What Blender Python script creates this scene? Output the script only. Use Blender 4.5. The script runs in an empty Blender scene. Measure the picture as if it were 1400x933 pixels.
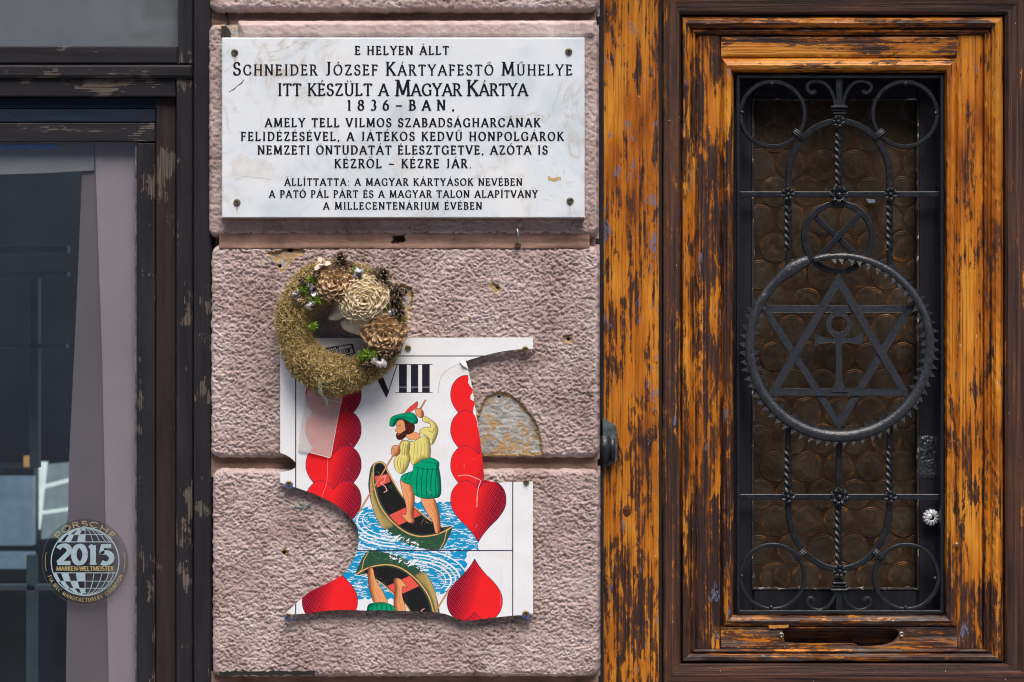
import bpy, math, random
import numpy as np
from mathutils import Vector, Matrix
from mathutils.geometry import tessellate_polygon

# ------------------------------------------------------------------ camera, world, sun
S, D, ZC = 700.0, 4.0, 1.75          # pixels of the photo per metre on the wall, camera distance, eye height
scene = bpy.context.scene
cam_d = bpy.data.cameras.new("camera")
cam = bpy.data.objects.new("camera", cam_d)
scene.collection.objects.link(cam)
cam.location = (0, -D, ZC)
cam.rotation_euler = (math.radians(90), 0, 0)
cam_d.sensor_width = 36
cam_d.lens = 36 * D / (1400 / S)
cam_d.clip_end = 2000
cam_d.dof.use_dof = True
cam_d.dof.focus_distance = D + 0.03
cam_d.dof.aperture_fstop = 3.2
scene.camera = cam

SUN_EL, SUN_AZ = math.radians(60), math.radians(12)     # high, in front of the wall, slightly to the right
world = bpy.data.worlds.new("World")
scene.world = world
world.use_nodes = True
wn = world.node_tree
bg = wn.nodes["Background"]
sky = wn.nodes.new("ShaderNodeTexSky")
sky.sky_type = 'NISHITA'
sky.sun_disc = False
sky.sun_elevation = SUN_EL
sky.sun_rotation = math.radians(180) - SUN_AZ
sky.air_density = 1.0
sky.dust_density = 4.0
sky.ozone_density = 0.8
bg.inputs[1].default_value = 0.13
wn.links.new(sky.outputs[0], bg.inputs[0])
sun_d = bpy.data.lights.new("sun", 'SUN')
sun_d.energy = 1.1
sun_d.angle = math.radians(30)
sun_d.color = (1.0, 0.95, 0.88)
sun = bpy.data.objects.new("sun", sun_d)
scene.collection.objects.link(sun)
sd = Vector((math.sin(SUN_AZ) * math.cos(SUN_EL), -math.cos(SUN_AZ) * math.cos(SUN_EL), math.sin(SUN_EL)))
sun.rotation_euler = sd.to_track_quat('Z', 'Y').to_euler()
sun.location = (2, -6, 9)
scene.view_settings.view_transform = 'Standard'
scene.view_settings.look = 'None'
scene.view_settings.gamma = 1
scene.view_settings.exposure = 1.14
scene.render.engine = 'CYCLES'
scene.cycles.max_bounces = 6
scene.cycles.filter_width = 1.05
scene.cycles.transparent_max_bounces = 8

rnd = random.Random(5)
rng = np.random.RandomState(11)

# ------------------------------------------------------------------ helpers
def P(px, py, y=0.0):
    k = (D + y) / D / S
    return Vector(((px - 700) * k, y, ZC - (py - 466.5) * k))

def px(n, y=0.0):
    return n / S * (D + y) / D

def things(name, label, cat, loc, group=None):
    o = bpy.data.objects.new(name, None)
    o.empty_display_size = 0.05
    scene.collection.objects.link(o)
    o.location = loc
    o['label'] = label
    o['category'] = cat
    if group: o['group'] = group
    return o

def wloc(o):
    v = Vector((0, 0, 0))
    while o is not None:
        v = v + Vector(o.location)
        o = o.parent
    return v

def tag(o, label=None, cat=None, kind=None, group=None):
    if label: o['label'] = label
    if cat: o['category'] = cat
    if kind: o['kind'] = kind
    if group: o['group'] = group
    return o

class MB:
    def __init__(s):
        s.v = []; s.f = []; s.m = []; s.mi = 0
    def add(s, vs, fs):
        n = len(s.v)
        s.v.extend([tuple(v) for v in vs])
        s.f.extend([tuple(i + n for i in f) for f in fs])
        s.m.extend([s.mi] * len(fs))
    def emit(s, name, mats, parent=None, smooth=False, origin=None, at=None):
        """origin: world point that becomes the object's own origin; at: extra placement when the mesh is built about 0"""
        pl = wloc(parent) if parent else Vector((0, 0, 0))
        if at is not None:
            base = Vector((0, 0, 0)); loc = Vector(at) - pl
        elif origin is not None:
            base = Vector(origin); loc = base - pl
        else:
            base = pl; loc = Vector((0, 0, 0))
        me = bpy.data.meshes.new(name)
        b = tuple(base)
        me.from_pydata([(v[0] - b[0], v[1] - b[1], v[2] - b[2]) for v in s.v], [], s.f)
        if not isinstance(mats, (list, tuple)): mats = [mats]
        for m in mats: me.materials.append(m)
        if len(mats) > 1: me.polygons.foreach_set('material_index', s.m)
        if smooth: me.polygons.foreach_set('use_smooth', [True] * len(me.polygons))
        me.update()
        o = bpy.data.objects.new(name, me)
        scene.collection.objects.link(o)
        o.parent = parent
        o.location = loc
        return o
    # ---- shapes
    def box(s, x0, y0, x1, y1, yf, yb, c=1.2):
        """board between photo pixels, front face at depth yf, back at yb, chamfered front edge"""
        a = P(x0, y0, yf); b = P(x1, y1, yf)
        c = px(c)
        X0, X1, Z0, Z1 = a.x, b.x, b.z, a.z
        r = []
        for (i, y) in ((0, yb), (0, yf + c), (c, yf)):
            r += [(X0 + i, y, Z0 + i), (X1 - i, y, Z0 + i), (X1 - i, y, Z1 - i), (X0 + i, y, Z1 - i)]
        f = []
        for k in (0, 4):
            for i in range(4):
                j = (i + 1) % 4
                f.append((k + i, k + j, k + 4 + j, k + 4 + i))
        f.append((8, 9, 10, 11)); f.append((3, 2, 1, 0))
        s.add(r, f)
    def wbox(s, x0, y0, z0, x1, y1, z1):
        v = [(x, y, z) for x in (x0, x1) for y in (y0, y1) for z in (z0, z1)]
        s.add(v, [(0, 1, 3, 2), (4, 6, 7, 5), (0, 4, 5, 1), (2, 3, 7, 6), (0, 2, 6, 4), (1, 5, 7, 3)])
    def plate(s, outer, yf, yb, holes=(), jit=0):
        """flat piece cut to an outline given in photo pixels"""
        loops = [list(outer)] + [list(h) for h in holes]
        pts = [P(p[0], p[1], yf) for l in loops for p in l]
        vl = [[Vector((p[0], -p[1], 0)) for p in l] for l in loops]
        tri = tessellate_polygon(vl)
        n = len(pts)
        vs = [tuple(p) for p in pts] + [(p.x, yb, p.z) for p in pts]
        fs = []
        for t in tri:
            a, b, c = [pts[i] for i in t]
            nn = (b - a).cross(c - a)
            if nn.length < 1e-14: continue
            t = t if nn.y < 0 else t[::-1]
            fs.append(tuple(t)); fs.append(tuple(i + n for i in t[::-1]))
        k = 0
        for l in loops:
            m = len(l)
            area = sum(l[i][0] * l[(i + 1) % m][1] - l[(i + 1) % m][0] * l[i][1] for i in range(m))
            for i in range(m):
                j = (i + 1) % m
                fs.append((k + i, k + j, n + k + j, n + k + i))
            k += m
        s.add(vs, fs)
    def sweep(s, pts, sec, closed=False, caps=True):
        """pts: world points in a plane y~const; sec(i, t) -> list of (u in plane, v towards the camera)"""
        pts = [Vector(p) for p in pts]
        n = len(pts)
        rings = []
        for i, p in enumerate(pts):
            a = pts[(i - 1) % n] if (closed or i > 0) else p
            b = pts[(i + 1) % n] if (closed or i < n - 1) else p
            t = (b - a).normalized()
            N = Vector((t.z, 0, -t.x))
            if N.length < 1e-6: N = Vector((1, 0, 0))
            N.normalize()
            B = t.cross(N).normalized()
            if B.y > 0: B = -B
            rings.append([tuple(p + N * u + B * v) for u, v in sec(i, i / max(1, n - 1))])
        m = len(rings[0])
        vs = [v for r in rings for v in r]
        fs = []
        for i in range(n if closed else n - 1):
            a = i * m; b = ((i + 1) % n) * m
            for k in range(m):
                l = (k + 1) % m
                fs.append((a + k, b + k, b + l, a + l))
        if caps and not closed:
            fs.append(tuple(range(m))); fs.append(tuple(range((n - 1) * m, n * m))[::-1])
        s.add(vs, fs)
    def lathe(s, c, prof, n=20, axis='y'):
        """prof: (radius, distance towards the camera) about point c; caps with fans"""
        c = Vector(c)
        vs = []; fs = []
        for r, h in prof:
            for k in range(n):
                a = 2 * math.pi * k / n
                if axis == 'y': vs.append((c.x + r * math.cos(a), c.y - h, c.z + r * math.sin(a)))
                else: vs.append((c.x + r * math.cos(a), c.y + r * math.sin(a), c.z + h))
        for i in range(len(prof) - 1):
            for k in range(n):
                l = (k + 1) % n
                fs.append((i * n + k, i * n + l, (i + 1) * n + l, (i + 1) * n + k))
        fs.append(tuple(range((len(prof) - 1) * n, len(prof) * n)))
        s.add(vs, fs)
    def ball(s, c, rx, ry, rz, nu=12, nv=8, bump=0):
        c = Vector(c); vs = []; fs = []
        for i in range(nv + 1):
            th = math.pi * i / nv
            for k in range(nu):
                a = 2 * math.pi * k / nu
                q = 1 + (rnd.uniform(-bump, bump) if bump else 0)
                vs.append((c.x + rx * q * math.sin(th) * math.cos(a), c.y + ry * q * math.cos(th), c.z + rz * q * math.sin(th) * math.sin(a)))
        for i in range(nv):
            for k in range(nu):
                l = (k + 1) % nu
                fs.append((i * nu + k, i * nu + l, (i + 1) * nu + l, (i + 1) * nu + k))
        s.add(vs, fs)

def rect_sec(w, t, c=0.18):
    """flat bar section w wide, t deep, small chamfers"""
    w /= 2; t /= 2; k = c * min(w, t) * 2
    base = [(-w, -t), (w, -t), (w, t - k), (w - k, t), (-w + k, t), (-w, t - k)]
    return lambda i, s: base

def round_sec(rf, n=12):
    return lambda i, t: [(rf(t) * math.cos(2 * math.pi * k / n), rf(t) * math.sin(2 * math.pi * k / n)) for k in range(n)]

def oval(cx, cy, rx, ry, a0, a1, n, y):
    return [P(cx + rx * math.cos(math.radians(a0 + (a1 - a0) * i / n)), cy - ry * math.sin(math.radians(a0 + (a1 - a0) * i / n)), y) for i in range(n + 1)]

def spline(pts, n=6, closed=False):
    """Catmull-Rom through 2-D or 3-D points"""
    out = []; m = len(pts)
    g = lambda i: pts[i % m] if closed else pts[max(0, min(m - 1, i))]
    for i in range(m if closed else m - 1):
        p0, p1, p2, p3 = g(i - 1), g(i), g(i + 1), g(i + 2)
        for k in range(n):
            t = k / n
            out.append(tuple(0.5 * ((2 * b) + (-a + c) * t + (2 * a - 5 * b + 4 * c - d) * t * t + (-a + 3 * b - 3 * c + d) * t ** 3) for a, b, c, d in zip(p0, p1, p2, p3)))
    if not closed: out.append(tuple(pts[-1]))
    return out

def rough(poly, amp, step, seed=0):
    """break an outline into short uneven pieces (torn, chipped edges)"""
    r = random.Random(seed); out = []
    m = len(poly)
    for i in range(m):
        a = poly[i]; b = poly[(i + 1) % m]
        L = math.hypot(b[0] - a[0], b[1] - a[1])
        k = max(1, int(L / step))
        for j in range(k):
            t = j / k
            out.append((a[0] + (b[0] - a[0]) * t + r.uniform(-amp, amp), a[1] + (b[1] - a[1]) * t + r.uniform(-amp, amp)))
    return out

# numpy gradient noise
_perm = rng.rand(256, 256) * 2 * math.pi
def pn(X, Y, sx, sy, seed=0):
    x = X / sx + seed * 17.31; y = Y / sy + seed * 9.77
    xi = np.floor(x).astype(int); yi = np.floor(y).astype(int)
    fx = x - xi; fy = y - yi
    u = fx * fx * fx * (fx * (fx * 6 - 15) + 10); v = fy * fy * fy * (fy * (fy * 6 - 15) + 10)
    def g(ix, iy, dx, dy):
        a = _perm[(xi + ix) % 256, (yi + iy) % 256]
        return np.cos(a) * dx + np.sin(a) * dy
    a = g(0, 0, fx, fy); b = g(1, 0, fx - 1, fy); c = g(0, 1, fx, fy - 1); d = g(1, 1, fx - 1, fy - 1)
    return (a * (1 - u) + b * u) * (1 - v) + (c * (1 - u) + d * u) * v

def inpoly(X, Y, poly):
    r = np.zeros(X.shape, bool); n = len(poly)
    for i in range(n):
        x0, y0 = poly[i]; x1, y1 = poly[(i + 1) % n]
        if y0 == y1: continue
        r ^= ((Y >= min(y0, y1)) & (Y < max(y0, y1)) & (X < (x1 - x0) * (Y - y0) / (y1 - y0) + x0))
    return r

def polydist(X, Y, poly):
    d = np.full(X.shape, 1e9); n = len(poly)
    for i in range(n):
        x0, y0 = poly[i]; x1, y1 = poly[(i + 1) % n]
        dx, dy = x1 - x0, y1 - y0; L = dx * dx + dy * dy + 1e-9
        t = np.clip(((X - x0) * dx + (Y - y0) * dy) / L, 0, 1)
        d = np.minimum(d, np.hypot(X - x0 - t * dx, Y - y0 - t * dy))
    return np.where(inpoly(X, Y, poly), -d, d)

def height_sheet(name, mats, parent, x0, y0, x1, y1, step, hf, ybase=0.0, attrs=None):
    """fine relief sheet; hf(X, Y) in photo pixels -> metres towards the camera"""
    nx = int((x1 - x0) / step) + 1; ny = int((y1 - y0) / step) + 1
    X, Y = np.meshgrid(np.linspace(x0, x1, nx), np.linspace(y0, y1, ny))
    res = hf(X, Y)
    H, A = res if isinstance(res, tuple) else (res, None)
    y = ybase - H
    k = 1 / S * (D + ybase) / D
    base = wloc(parent)
    co = np.stack([(X - 700) * k - base.x, y - base.y, ZC - (Y - 466.5) * k - base.z], -1).reshape(-1, 3)
    idx = np.arange(nx * ny).reshape(ny, nx)
    q = np.stack([idx[:-1, :-1], idx[1:, :-1], idx[1:, 1:], idx[:-1, 1:]], -1).reshape(-1, 4)
    me = bpy.data.meshes.new(name)
    me.vertices.add(len(co)); me.vertices.foreach_set('co', co.ravel().astype('f'))
    me.loops.add(q.size); me.loops.foreach_set('vertex_index', q.ravel().astype('i'))
    me.polygons.add(len(q)); me.polygons.foreach_set('loop_start', np.arange(0, q.size, 4).astype('i'))
    me.polygons.foreach_set('loop_total', np.full(len(q), 4, 'i'))
    me.polygons.foreach_set('use_smooth', np.ones(len(q), bool))
    me.update(calc_edges=True)
    if A is not None:
        for an, arr in A.items():
            at = me.attributes.new(an, 'FLOAT', 'POINT'); at.data.foreach_set('value', arr.ravel().astype('f'))
    me.materials.append(mats)
    o = bpy.data.objects.new(name, me)
    scene.collection.objects.link(o); o.parent = parent
    return o

# ------------------------------------------------------------------ materials
class NT:
    def __init__(s, name):
        s.mat = bpy.data.materials.new(name); s.mat.use_nodes = True
        s.t = s.mat.node_tree; s.n = s.t.nodes; s.l = s.t.links
        s.b = s.n['Principled BSDF']; s.out = s.n['Material Output']
    def node(s, t, **kw):
        o = s.n.new(t)
        for k, v in kw.items(): setattr(o, k, v)
        return o
    def link(s, a, b): s.l.new(a, b)
    def coords(s, scale=(1, 1, 1), rot=(0, 0, 0), rand=False):
        tc = s.node('ShaderNodeTexCoord')
        mp = s.node('ShaderNodeMapping')
        mp.inputs['Scale'].default_value = scale; mp.inputs['Rotation'].default_value = rot
        src = tc.outputs['Object']
        if rand:
            oi = s.node('ShaderNodeObjectInfo')
            va = s.node('ShaderNodeVectorMath', operation='ADD')
            s.link(src, va.inputs[0])
            m = s.node('ShaderNodeMath', operation='MULTIPLY'); s.link(oi.outputs['Random'], m.inputs[0]); m.inputs[1].default_value = 7.0
            s.link(m.outputs[0], va.inputs[1]); src = va.outputs[0]
        s.link(src, mp.inputs[0])
        return mp.outputs[0]
    def noise(s, vec, scale=1.0, detail=4.0, rough=0.55, dist=0.0):
        n = s.node('ShaderNodeTexNoise')
        n.inputs['Scale'].default_value = scale; n.inputs['Detail'].default_value = detail
        n.inputs['Roughness'].default_value = rough; n.inputs['Distortion'].default_value = dist
        s.link(vec, n.inputs['Vector'])
        return n.outputs['Fac']
    def ramp(s, fac, stops, mode='LINEAR'):
        r = s.node('ShaderNodeValToRGB'); cr = r.color_ramp; cr.interpolation = mode
        while len(cr.elements) > 1: cr.elements.remove(cr.elements[-1])
        for i, (p, c) in enumerate(stops):
            e = cr.elements[0] if i == 0 else cr.elements.new(p)
            e.position = p
            if not hasattr(c, '__len__'): c = (c, c, c)
            e.color = (c[0], c[1], c[2], 1)
        s.link(fac, r.inputs[0])
        return r.outputs[0]
    def mix(s, fac, a, b, mode='MIX'):
        m = s.node('ShaderNodeMix', data_type='RGBA', blend_type=mode)
        for i, v in ((0, fac), (6, a), (7, b)):
            if hasattr(v, 'is_output') or hasattr(v, 'links'): s.link(v, m.inputs[i])
            elif i == 0: m.inputs[0].default_value = v
            else: m.inputs[i].default_value = (v[0], v[1], v[2], 1)
        return m.outputs[2]
    def math(s, op, a, b=0.0, c=None):
        m = s.node('ShaderNodeMath', operation=op)
        for i, v in ((0, a), (1, b), (2, c)):
            if v is None: continue
            if hasattr(v, 'links'): s.link(v, m.inputs[i])
            else: m.inputs[i].default_value = v
        return m.outputs[0]
    def bump(s, h, strength=0.5, dist=0.002, prev=None):
        b = s.node('ShaderNodeBump'); b.inputs['Strength'].default_value = strength; b.inputs['Distance'].default_value = dist
        s.link(h, b.inputs['Height'])
        if prev is not None: s.link(prev, b.inputs['Normal'])
        return b.outputs[0]
    def finish(s, col=None, rough=0.6, normal=None, spec=0.5, metal=0.0, **kw):
        if col is not None:
            if hasattr(col, 'links'): s.link(col, s.b.inputs['Base Color'])
            else: s.b.inputs['Base Color'].default_value = (col[0], col[1], col[2], 1)
        if hasattr(rough, 'links'): s.link(rough, s.b.inputs['Roughness'])
        else: s.b.inputs['Roughness'].default_value = rough
        s.b.inputs['Specular IOR Level'].default_value = spec
        s.b.inputs['Metallic'].default_value = metal
        if normal is not None: s.link(normal, s.b.inputs['Normal'])
        return s.mat

def m_plain(name, a, b=None, rough=0.6, scale=60, bump=0.15, spec=0.4, metal=0.0, dist=0.001, rand=False, lo=.35, hi=.65):
    t = NT(name); v = t.coords((1, 1, 1), rand=rand); n = t.noise(v, scale, 5, 0.6)
    b = b or tuple(c * 0.7 for c in a)
    col = t.ramp(n, [(lo, b), (hi, a)])
    return t.finish(col, rough, t.bump(n, bump, dist), spec, metal)

def m_stucco():
    t = NT('stucco'); v = t.coords()
    n1 = t.noise(v, 9, 5, 0.6); n2 = t.noise(v, 300, 5, 0.75); n3 = t.noise(v, 60, 4, 0.7)
    base = t.ramp(n1, [(0.35, (0.36, 0.258, 0.232)), (0.5, (0.50, 0.382, 0.355)), (0.66, (0.60, 0.495, 0.472))])
    base = t.mix(t.math('MULTIPLY', t.ramp(n3, [(0.35, 0), (0.7, 1)]), 0.35), base, (0.5, 0.42, 0.405))
    sk_ = t.ramp(t.noise(t.coords((16, 16, 2.2)), 1, 5, 0.65), [(0.52, 0), (0.72, 1)])
    base = t.mix(t.math('MULTIPLY', sk_, 0.45), base, (0.20, 0.14, 0.12))
    at = t.node('ShaderNodeAttribute', attribute_name='bare'); bare = at.outputs['Fac']
    vs = t.coords((1, 1, 2.2)); nb = t.noise(vs, 45, 6, 0.7)
    grey = t.ramp(nb, [(0.3, (0.15, 0.14, 0.13)), (0.47, (0.36, 0.35, 0.33)), (0.6, (0.52, 0.51, 0.49))])
    och = t.ramp(t.noise(v, 55, 5, 0.6), [(0.54, 0), (0.58, 1)])
    grey = t.mix(t.math('MULTIPLY', och, 0.75), grey, (0.50, 0.29, 0.10))
    col = t.mix(t.ramp(bare, [(0.18, 0), (0.26, 1)]), base, (0.36, 0.235, 0.09))
    col = t.mix(t.ramp(bare, [(0.5, 0), (0.7, 1)]), col, grey)
    at2 = t.node('ShaderNodeAttribute', attribute_name='dirt')
    col = t.mix(t.math('MULTIPLY', at2.outputs['Fac'], 1.0), col, (0.175, 0.105, 0.078))
    sp = t.ramp(t.noise(v, 95, 2, 0.5), [(0.775, 0), (0.79, 1)])
    col = t.mix(sp, col, (0.6, 0.33, 0.06))
    hole = t.node('ShaderNodeAttribute', attribute_name='hole')
    col = t.mix(hole.outputs['Fac'], col, (0.02, 0.015, 0.012))
    return t.finish(col, 0.8, t.bump(n2, 0.7, 0.0022), 0.2)

def m_recess():
    t = NT('joint_render'); v = t.coords(); n = t.noise(v, 14, 6, 0.65); n2 = t.noise(t.coords((1, 1, 3)), 160, 5, 0.7)
    col = t.ramp(n, [(0.3, (0.15, 0.09, 0.065)), (0.5, (0.26, 0.155, 0.12)), (0.7, (0.335, 0.22, 0.18))])
    d = t.ramp(n2, [(0.6, 0), (0.7, 1)])
    col = t.mix(t.math('MULTIPLY', d, 0.5), col, (0.10, 0.065, 0.045))
    hole = t.node('ShaderNodeAttribute', attribute_name='hole')
    col = t.mix(hole.outputs['Fac'], col, (0.02, 0.015, 0.012))
    at = t.node('ShaderNodeAttribute', attribute_name='bare')
    col = t.mix(at.outputs['Fac'], col, (0.32, 0.28, 0.22))
    return t.finish(col, 0.75, t.bump(n2, 0.4, 0.001), 0.25)

def m_wood(name, axis, thr=0.5, gz=0.0, orange=((0.27, 0.070, 0.006), (0.52, 0.165, 0.010), (0.68, 0.28, 0.028)),
           dark=((0.018, 0.008, 0.008), (0.042, 0.019, 0.015), (0.10, 0.04, 0.02)), blue=0.0, grey=0.0, rough=0.42):
    t = NT(name)
    ax = {'z': ((230, 230, 4), (36, 36, 8.0), (120, 120, 48)), 'x': ((4, 230, 230), (8.0, 36, 36), (48, 120, 120))}[axis]
    g = t.noise(t.coords(ax[0]), 1, 3, 0.5, 0.4)
    p = t.noise(t.coords(ax[1]), 1, 9, 0.72, 0.7)
    c = t.noise(t.coords(ax[2]), 1, 4, 0.7)
    val = t.math('MULTIPLY', p, 0.58)
    val = t.math('ADD', val, t.math('MULTIPLY', g, 0.25))
    val = t.math('ADD', val, t.math('MULTIPLY', c, 0.17))
    big = t.noise(t.coords(tuple(q * .3 for q in ax[1])), 1, 4, 0.6)
    val = t.math('ADD', val, t.math('MULTIPLY', t.math('SUBTRACT', big, .5), 0.30))
    if gz:
        tc = t.node('ShaderNodeTexCoord'); sp = t.node('ShaderNodeSeparateXYZ'); t.link(tc.outputs['Object'], sp.inputs[0])
        val = t.math('ADD', val, t.math('MULTIPLY', sp.outputs[2], gz))
    mask = t.ramp(val, [(thr - 0.008, 0), (thr + 0.008, 1)])          # 1 = bare varnished timber
    oc = t.ramp(t.noise(t.coords(tuple(q * 0.6 for q in ax[1])), 1, 5, 0.6), [(0.35, orange[0]), (0.5, orange[1]), (0.68, orange[2])])
    g2 = t.noise(t.coords((420, 420, 4) if axis == 'z' else (4, 420, 420)), 1, 2, 0.5, 0.3)
    oc = t.mix(t.math('MULTIPLY', t.ramp(g, [(0.36, 1), (0.52, 0)]), 0.42), oc, tuple(q * 0.42 for q in orange[0]))
    oc = t.mix(t.math('MULTIPLY', t.ramp(g2, [(0.30, 1), (0.43, 0)]), 0.75), oc, (0.05, 0.02, 0.008))
    dc = t.ramp(g, [(0.35, dark[0]), (0.55, dark[1]), (0.72, dark[2])])
    mid = t.ramp(val, [(thr - 0.045, 0), (thr - 0.02, 1)])
    wv = t.noise(t.coords(tuple(q * 0.5 for q in ax[1])), 1, 4, 0.6)
    dc = t.mix(t.math('MULTIPLY', t.ramp(wv, [(0.5, 0), (0.7, 1)]), 0.55), dc, dark[2])
    dc = t.mix(t.math('MULTIPLY', mid, .75), dc, t.mix(g, (0.05, 0.018, 0.006), (0.20, 0.065, 0.012)))
    col = t.mix(mask, dc, oc)
    if blue:
        b1 = t.noise(t.coords((34, 34, 14) if axis == 'z' else (14, 34, 34), rot=(0.0, 0.2, 0.0)), 1, 6, 0.7)
        bm = t.math('MULTIPLY', t.ramp(b1, [(blue - 0.01, 0), (blue + 0.012, 1)]), t.ramp(c, [(0.42, 0), (0.48, 1)]))
        col = t.mix(t.math('MULTIPLY', bm, 0.85), col, (0.12, 0.15, 0.26))
    if grey:
        b1 = t.noise(t.coords((7, 7, 60)), 1, 6, 0.7)
        col = t.mix(t.math('MULTIPLY', t.ramp(b1, [(0.5, 0), (0.6, 1)]), grey), col, (0.16, 0.145, 0.13))
    sp_ = t.ramp(t.noise(t.coords((150, 150, 70)), 1, 2, 0.5), [(0.755, 0), (0.765, 1)])
    col = t.mix(t.math('MULTIPLY', sp_, 0.8), col, (0.62, 0.58, 0.5))
    h = t.math('ADD', t.math('MULTIPLY', mask, -0.5), t.math('MULTIPLY', g, 0.9))
    h = t.math('ADD', h, t.math('MULTIPLY', c, 0.5))
    return t.finish(col, t.ramp(mask, [(0, rough + 0.1), (1, rough)]), t.bump(h, 0.9, 0.0022), 0.4)

def m_blackframe(name, base=(0.016, 0.015, 0.018), axis='z', chips=0.64):
    t = NT(name)
    sc = (60, 60, 5) if axis == 'z' else (5, 60, 60)
    st = (400, 400, 12) if axis == 'z' else (12, 400, 400)
    n = t.noise(t.coords(sc), 1, 5, 0.6); g = t.noise(t.coords(st), 1, 3, 0.6)
    w = t.noise(t.coords((13, 13, 9) if axis == 'z' else (7, 13, 17)), 1, 6, 0.65)
    col = t.ramp(n, [(0.3, base), (0.7, tuple(q * 1.9 for q in base))])
    m = t.ramp(t.math('ADD', t.math('MULTIPLY', w, 0.8), t.math('MULTIPLY', g, 0.2)), [(chips, 0), (chips + 0.012, 1)])
    ch = t.ramp(g, [(0.35, (0.05, 0.04, 0.034)), (0.65, (0.15, 0.122, 0.10))])
    col = t.mix(t.math('MULTIPLY', m, 0.9), col, ch)
    du = t.ramp(t.noise(t.coords(), 330, 2, 0.5), [(0.74, 0), (0.76, 1)])
    col = t.mix(t.math('MULTIPLY', du, 0.5), col, (0.25, 0.25, 0.25))
    h = t.math('ADD', t.math('MULTIPLY', g, 0.5), t.math('MULTIPLY', m, -1.0))
    return t.finish(col, 0.42, t.bump(h, 0.4, 0.0014), 0.22)

def m_marble():
    t = NT('marble'); v = t.coords()
    w = t.noise(v, 5, 5, 0.6, 1.5)
    veins = t.math('ABSOLUTE', t.math('SUBTRACT', w, 0.5))
    vm = t.ramp(veins, [(0.0, 1), (0.014, 0.35), (0.05, 0)])
    m2 = t.ramp(t.noise(t.coords(rot=(0, 0.7, 0), scale=(1, 1, 2)), 4, 4, 0.6), [(0.45, 0), (0.7, 1)])
    cloud = t.ramp(t.noise(v, 7, 6, 0.6, 0.6), [(0.35, (0.62, 0.70, 0.76)), (0.5, (0.75, 0.81, 0.86)), (0.68, (0.83, 0.86, 0.88))])
    col = t.mix(t.math('MULTIPLY', t.math('MULTIPLY', vm, m2), 0.75), cloud, (0.46, 0.36, 0.24))
    w2 = t.noise(v, 11, 4, 0.6, 2.0)
    vm2 = t.ramp(t.math('ABSOLUTE', t.math('SUBTRACT', w2, 0.5)), [(0.0, 1), (0.012, 0)])
    col = t.mix(t.math('MULTIPLY', t.math('MULTIPLY', vm2, t.ramp(w, [(0.55, 0), (0.65, 1)])), 0.5), col, (0.36, 0.37, 0.38))
    sp = t.ramp(t.noise(v, 150, 2, 0.5), [(0.76, 0), (0.78, 1)])
    col = t.mix(t.math('MULTIPLY', sp, 0.35), col, (0.3, 0.25, 0.18))
    return t.finish(col, 0.3, t.bump(t.noise(v, 90, 4, 0.6), 0.05, 0.001), 0.5)

def m_glass(name, refl=0.1, dust=0.05, tint=(1, 1, 1), rough=0.02, ior=None):
    t = NT(name)
    tr = t.node('ShaderNodeBsdfTransparent'); tr.inputs[0].default_value = (*tint, 1)
    gl = t.node('ShaderNodeBsdfGlossy'); gl.inputs['Roughness'].default_value = rough; gl.inputs[0].default_value = (.9, .95, 1, 1)
    wv = t.noise(t.coords(), 3.0, 2, 0.5)
    t.link(t.bump(wv, 0.10, 0.01), gl.inputs['Normal'])
    di = t.node('ShaderNodeBsdfDiffuse'); di.inputs[0].default_value = (0.55, 0.58, 0.6, 1)
    m1 = t.node('ShaderNodeMixShader'); m1.inputs[0].default_value = refl
    t.link(tr.outputs[0], m1.inputs[1]); t.link(gl.outputs[0], m1.inputs[2])
    n = t.noise(t.coords(), 300, 3, 0.6); s_ = t.ramp(n, [(0.66, 0), (0.74, 1)])
    n2 = t.noise(t.coords(), 6, 4, 0.6)
    f = t.math('ADD', t.math('MULTIPLY', s_, 0.22), t.math('MULTIPLY', n2, dust * 2))
    m2 = t.node('ShaderNodeMixShader'); t.link(f, m2.inputs[0]); t.link(m1.outputs[0], m2.inputs[1]); t.link(di.outputs[0], m2.inputs[2])
    t.link(m2.outputs[0], t.out.inputs[0])
    return t.mat
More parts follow.
